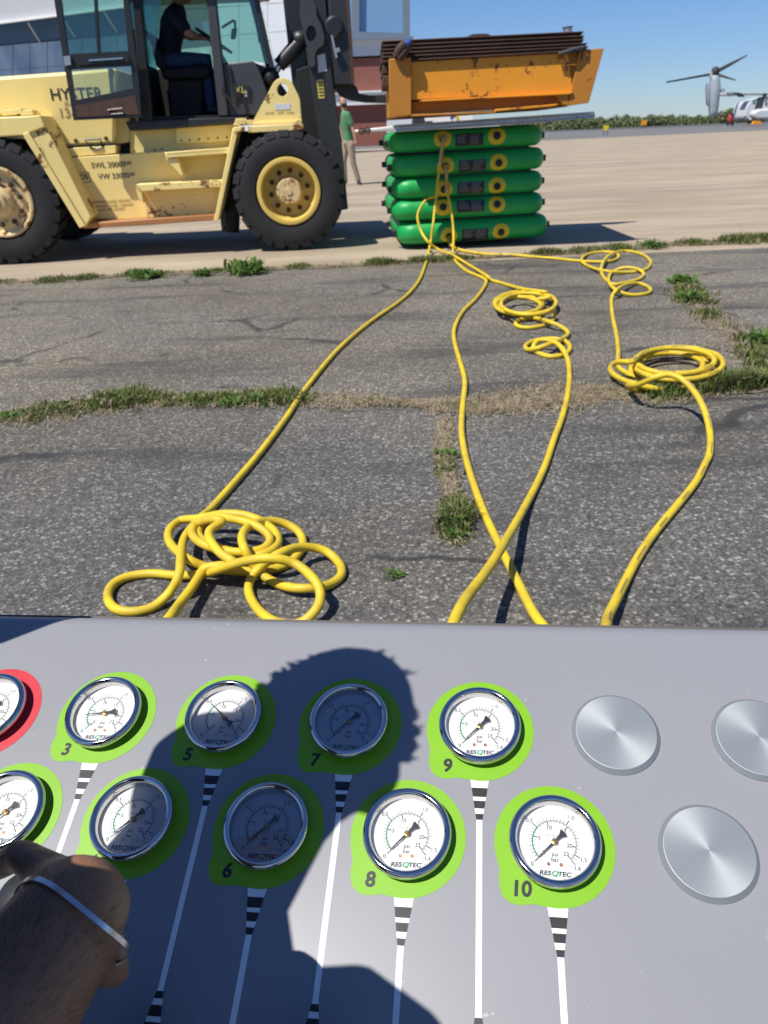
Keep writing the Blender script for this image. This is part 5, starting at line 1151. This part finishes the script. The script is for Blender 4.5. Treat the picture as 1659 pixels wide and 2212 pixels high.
mb = MB(); c = av(960, 535); mb.ell(c, (52*mpz, 0, 0), (0, 52*mpz, 0), (0, 0, 62*mpz), 18, 12); mb.build('spinner', M['rotor'], R)
def blade(x0, y0, x1, y1, w0, w1, d1):
    mb = MB(); a, b_ = av(x0, y0), av(x1, y1, d1); t = (b_-a).normalized(); s_ = t.cross(V((0, 1, 0))).normalized()*.55+V((0, 1, 0))*.8
    n_ = t.cross(s_).normalized(); q = []
    for p_, w_, th in ((a, w0, .14), (a.lerp(b_, .35), (w0*.75+w1*.25)*1.05, .10), (b_, w1, .05)): q.append((p_, s_*w_*mpz*.62, n_*th))
    mb.loft(q, 10); mb.build('rotor_blade', M['rotor'], R, 50)
blade(915, 565, 315, 672, 30, 24, -1.5); blade(1000, 520, 1385, 315, 62, 16, 3.5); blade(1000, 575, 1235, 645, 60, 22, -4)
mb = MB(); mb.box(av(905, 565), (.25, 0, 0), (0, .25, 0), (0, 0, .35)); mb.build('blade_cuff', M['aircraft_lt'], R)
vpr('wing', [(1035, 808), (1225, 812), (1260, 850), (1035, 852)], -1, 1, 'aircraft_lt', .08); vpr('flap', [(1130, 795), (1310, 815), (1362, 866), (1275, 868), (1220, 812)], -1.2, -1.0, 'rotor', .03)
mb = MB(); c = av(1055, 790); mb.ell(c, (30*mpz, 0, 0), (0, .6, 0), (0, 0, 28*mpz)); mb.build('hinge_fairing', M['aircraft'], R)
vpr('wing_spar', [(1325, 812), (1900, 806), (1900, 836), (1325, 838)], -.3, 1.5, 'aircraft', .08); vpr('spar_joint', [(1612, 812), (1645, 830), (1640, 862), (1618, 862)], -.5, .3, 'rotor', .03)
vpr('fuselage', [(1340, 1130), (1375, 1010), (1400, 945), (1430, 916), (1500, 914), (1640, 860), (2100, 850), (2100, 1150), (1500, 1166), (1440, 1180), (1350, 1160)], 0, 4.5, 'aircraft_lt', .5)
vpr('crew_door', [(1530, 872), (1615, 866), (1580, 1022), (1480, 1036)], -.08, .02, 'grey_panel', .02); vpr('cockpit_window', [(1458, 920), (1502, 920), (1492, 950), (1456, 950)], -.06, .02, 'glass', 0)
vpr('sponson', [(1450, 1108), (1485, 1052), (1560, 1022), (2100, 1020), (2100, 1150), (1500, 1166)], -1.2, .3, 'aircraft_lt', .3)
vpr('side_window', [(1632, 945), (1645, 940), (1645, 985), (1632, 985)], -.05, .02, 'rotor', 0)
for x, y, r_ in ((1425, 1198, 26), (1548, 1175, 40)):
    mb = MB(); c = av(x, y, -.8); mb.lathe([(.00001, 0), (r_*.4*mpz, -.02), (r_*.9*mpz, -.05), (r_*mpz, .05), (r_*mpz, .4)], c, V((1, 0, 0)), EZ, V((0, 1, 0)), 20); mb.build('wheel', M['tyre'], R)
mb = MB(); mb.tube([av(1425, 1198, -.4), av(1430, 1150, -.2)], .12, 8); mb.tube([av(1548, 1175, -.4), av(1550, 1120, -.3)], .15, 8); mb.build('gear_leg', M['aircraft_lt'], R)
mb = MB(); c = av(1515, 1208, -2); mb.prism([c+V((-.7, 0, -.2)), c+V((.7, 0, -.2)), c+V((.5, 0, .25)), c+V((-.5, 0, .25))], (0, .5, 0)); tag(mb.build('wheel_chock', M['orange'], bevel=.03), 'orange chock on the ground by the aircraft wheel', 'chock')
# crewman
f1 = av(1020, 1228); hm = (av(1020, 1080)-f1).length; s_ = hm/1.76
def cw(x, y, d=0): return f1+V((x*s_, d*s_, y*s_))
CJ = dict(pelvis=cw(0, .95), chest=cw(0, 1.25), neck=cw(0, 1.5), head=cw(0, 1.64), lsho=cw(.17, 1.42), rsho=cw(-.17, 1.42), lelb=cw(.22, 1.15), relb=cw(-.22, 1.15), lwri=cw(.16, .98, -.12), rwri=cw(-.16, .98, -.12),
    lhip=cw(.09, .9), rhip=cw(-.09, .9), lkne=cw(.11, .5), rkne=cw(-.11, .5), lank=cw(.12, .09), rank=cw(-.12, .09), ltoe=cw(.14, .03, -.16), rtoe=cw(-.14, .03, -.16))
person('person', 'small distant figure in dark clothes standing below the upright rotor nacelle', CJ, ('mask', 'mast', 'bald'), vox=.05, sc=s_, face=V((0, -1, 0)), sleeve=.95)
R = root('fire_extinguisher_cart', av(1160, 1230), 'red wheeled extinguisher standing on the far apron left of the aircraft', 'extinguisher')
mb = MB(); c = av(1160, 1165); hgt = 60*mpz; mb.tube([c-EZ*hgt*.9, c-EZ*hgt*.6, c+EZ*hgt*.6, c+EZ*hgt*.95, c+EZ*hgt*1.15], [.28, .42, .42, .3, .10], 16); mb.build('tank', M['red'], R, 50)
mb = MB(); mb.tube(spline([av(1130, 1215), av(1135, 1120), av(1150, 1070), av(1185, 1075), av(1195, 1120), av(1195, 1215)]), .08, 6); mb.build('handle_frame', M['red'], R)
for x in (1130, 1190):
    mb = MB(); mb.lathe([(.00001, -.08), (.3, -.08), (.38, 0), (.3, .08), (.00001, .08)], av(x, 1215, -.5), V((0, 1, 0)), EZ, V((1, 0, 0)), 16); mb.build('wheel', M['tyre'], R)
def marker(px, py, Y, w_, h_, mt, label, nm):
    c = bg(px, py, Y); g = V((c.x, c.y, -.01)); R = root(nm, g, label, 'marker')
    mb = MB(); mb.box(c, (w_/2, 0, 0), (0, .05, 0), (0, 0, h_/2)); mb.build('board', M[mt], R, bevel=.01); mb = MB()
    for s_ in (-.35, .35): mb.tube([V((c.x+w_*s_, c.y+.08, -.02)), V((c.x+w_*s_, c.y+.08, c.z))], .04, 6)
    mb.build('legs', M['grey_panel'], R)
marker(1309, 276, 90, .55, .45, 'patch', 'small yellow marker board on the far edge of the apron', 'marker_board')
marker(1391, 265, 150, 1.0, .8, 'orange', 'orange marker board in front of the far trees', 'marker_board')
# far wood: thousands of leaf clumps on rounded crowns
prof = [(1080, 262), (1165, 258), (1185, 250), (1215, 249), (1250, 246), (1290, 252), (1330, 247), (1388, 247.5), (1412, 244), (1430, 243), (1461, 248), (1473, 246.5), (1492, 250.5), (1512, 245), (1532, 244), (1553, 237.5), (1571, 232), (1592, 232.5), (1607, 229), (1640, 227), (1720, 222), (1800, 220)]
def ptop(x):
    for (a, ya), (b_, yb) in zip(prof, prof[1:]):
        if a <= x <= b_: return ya+(yb-ya)*(x-a)/(b_-a)
    return prof[-1][1]
vs = []; fs_ = []
YT = 250.0
for k in range(240):
    x = random.uniform(1085, 1795); dY = random.uniform(0, 50); g = at_y(x, ptop(x)+random.uniform(0, 6) if random.random() < .45 else ptop(x)+random.uniform(4, 18), YT+dY)
    R_ = random.uniform(1.0, 2.4); 
    for i in range(190):
        d = V((random.gauss(0, 1), random.gauss(0, 1), random.gauss(0, 1))).normalized(); rr = R_*random.uniform(.55, 1.05)
        c = g+V((d.x*rr*1.25, d.y*rr, d.z*rr-R_)); s_ = random.uniform(.12, .30); u = V((random.gauss(0, 1), random.gauss(0, 1), random.gauss(0, 1))).normalized()*s_; v_ = u.orthogonal().normalized()*s_
        n0 = len(vs); vs += [c-u, c+v_, c+u, c-v_]; fs_.append((n0, n0+1, n0+2, n0+3))
for k in range(9000):     # undergrowth down to the field
    x = random.uniform(1085, 1795); a = at_y(x, ptop(x)+8, YT+random.uniform(-2, 20)); c = V((a.x, a.y, random.uniform(0, max(.4, a.z)))); s_ = random.uniform(.2, .5)
    u = V((random.gauss(0, 1), random.gauss(0, .6), random.gauss(0, 1))).normalized()*s_; v_ = u.orthogonal().normalized()*s_; n0 = len(vs); vs += [c-u, c+v_, c+u, c-v_]; fs_.append((n0, n0+1, n0+2, n0+3))
me = bpy.data.meshes.new('far_wood'); me.from_pydata([tuple(v) for v in vs], [], fs_); me.materials.append(M['wood_leaf'])
o = bpy.data.objects.new('far_wood', me); put(o); tag(o, 'line of green trees along the horizon at right', 'trees', None, 'stuff')
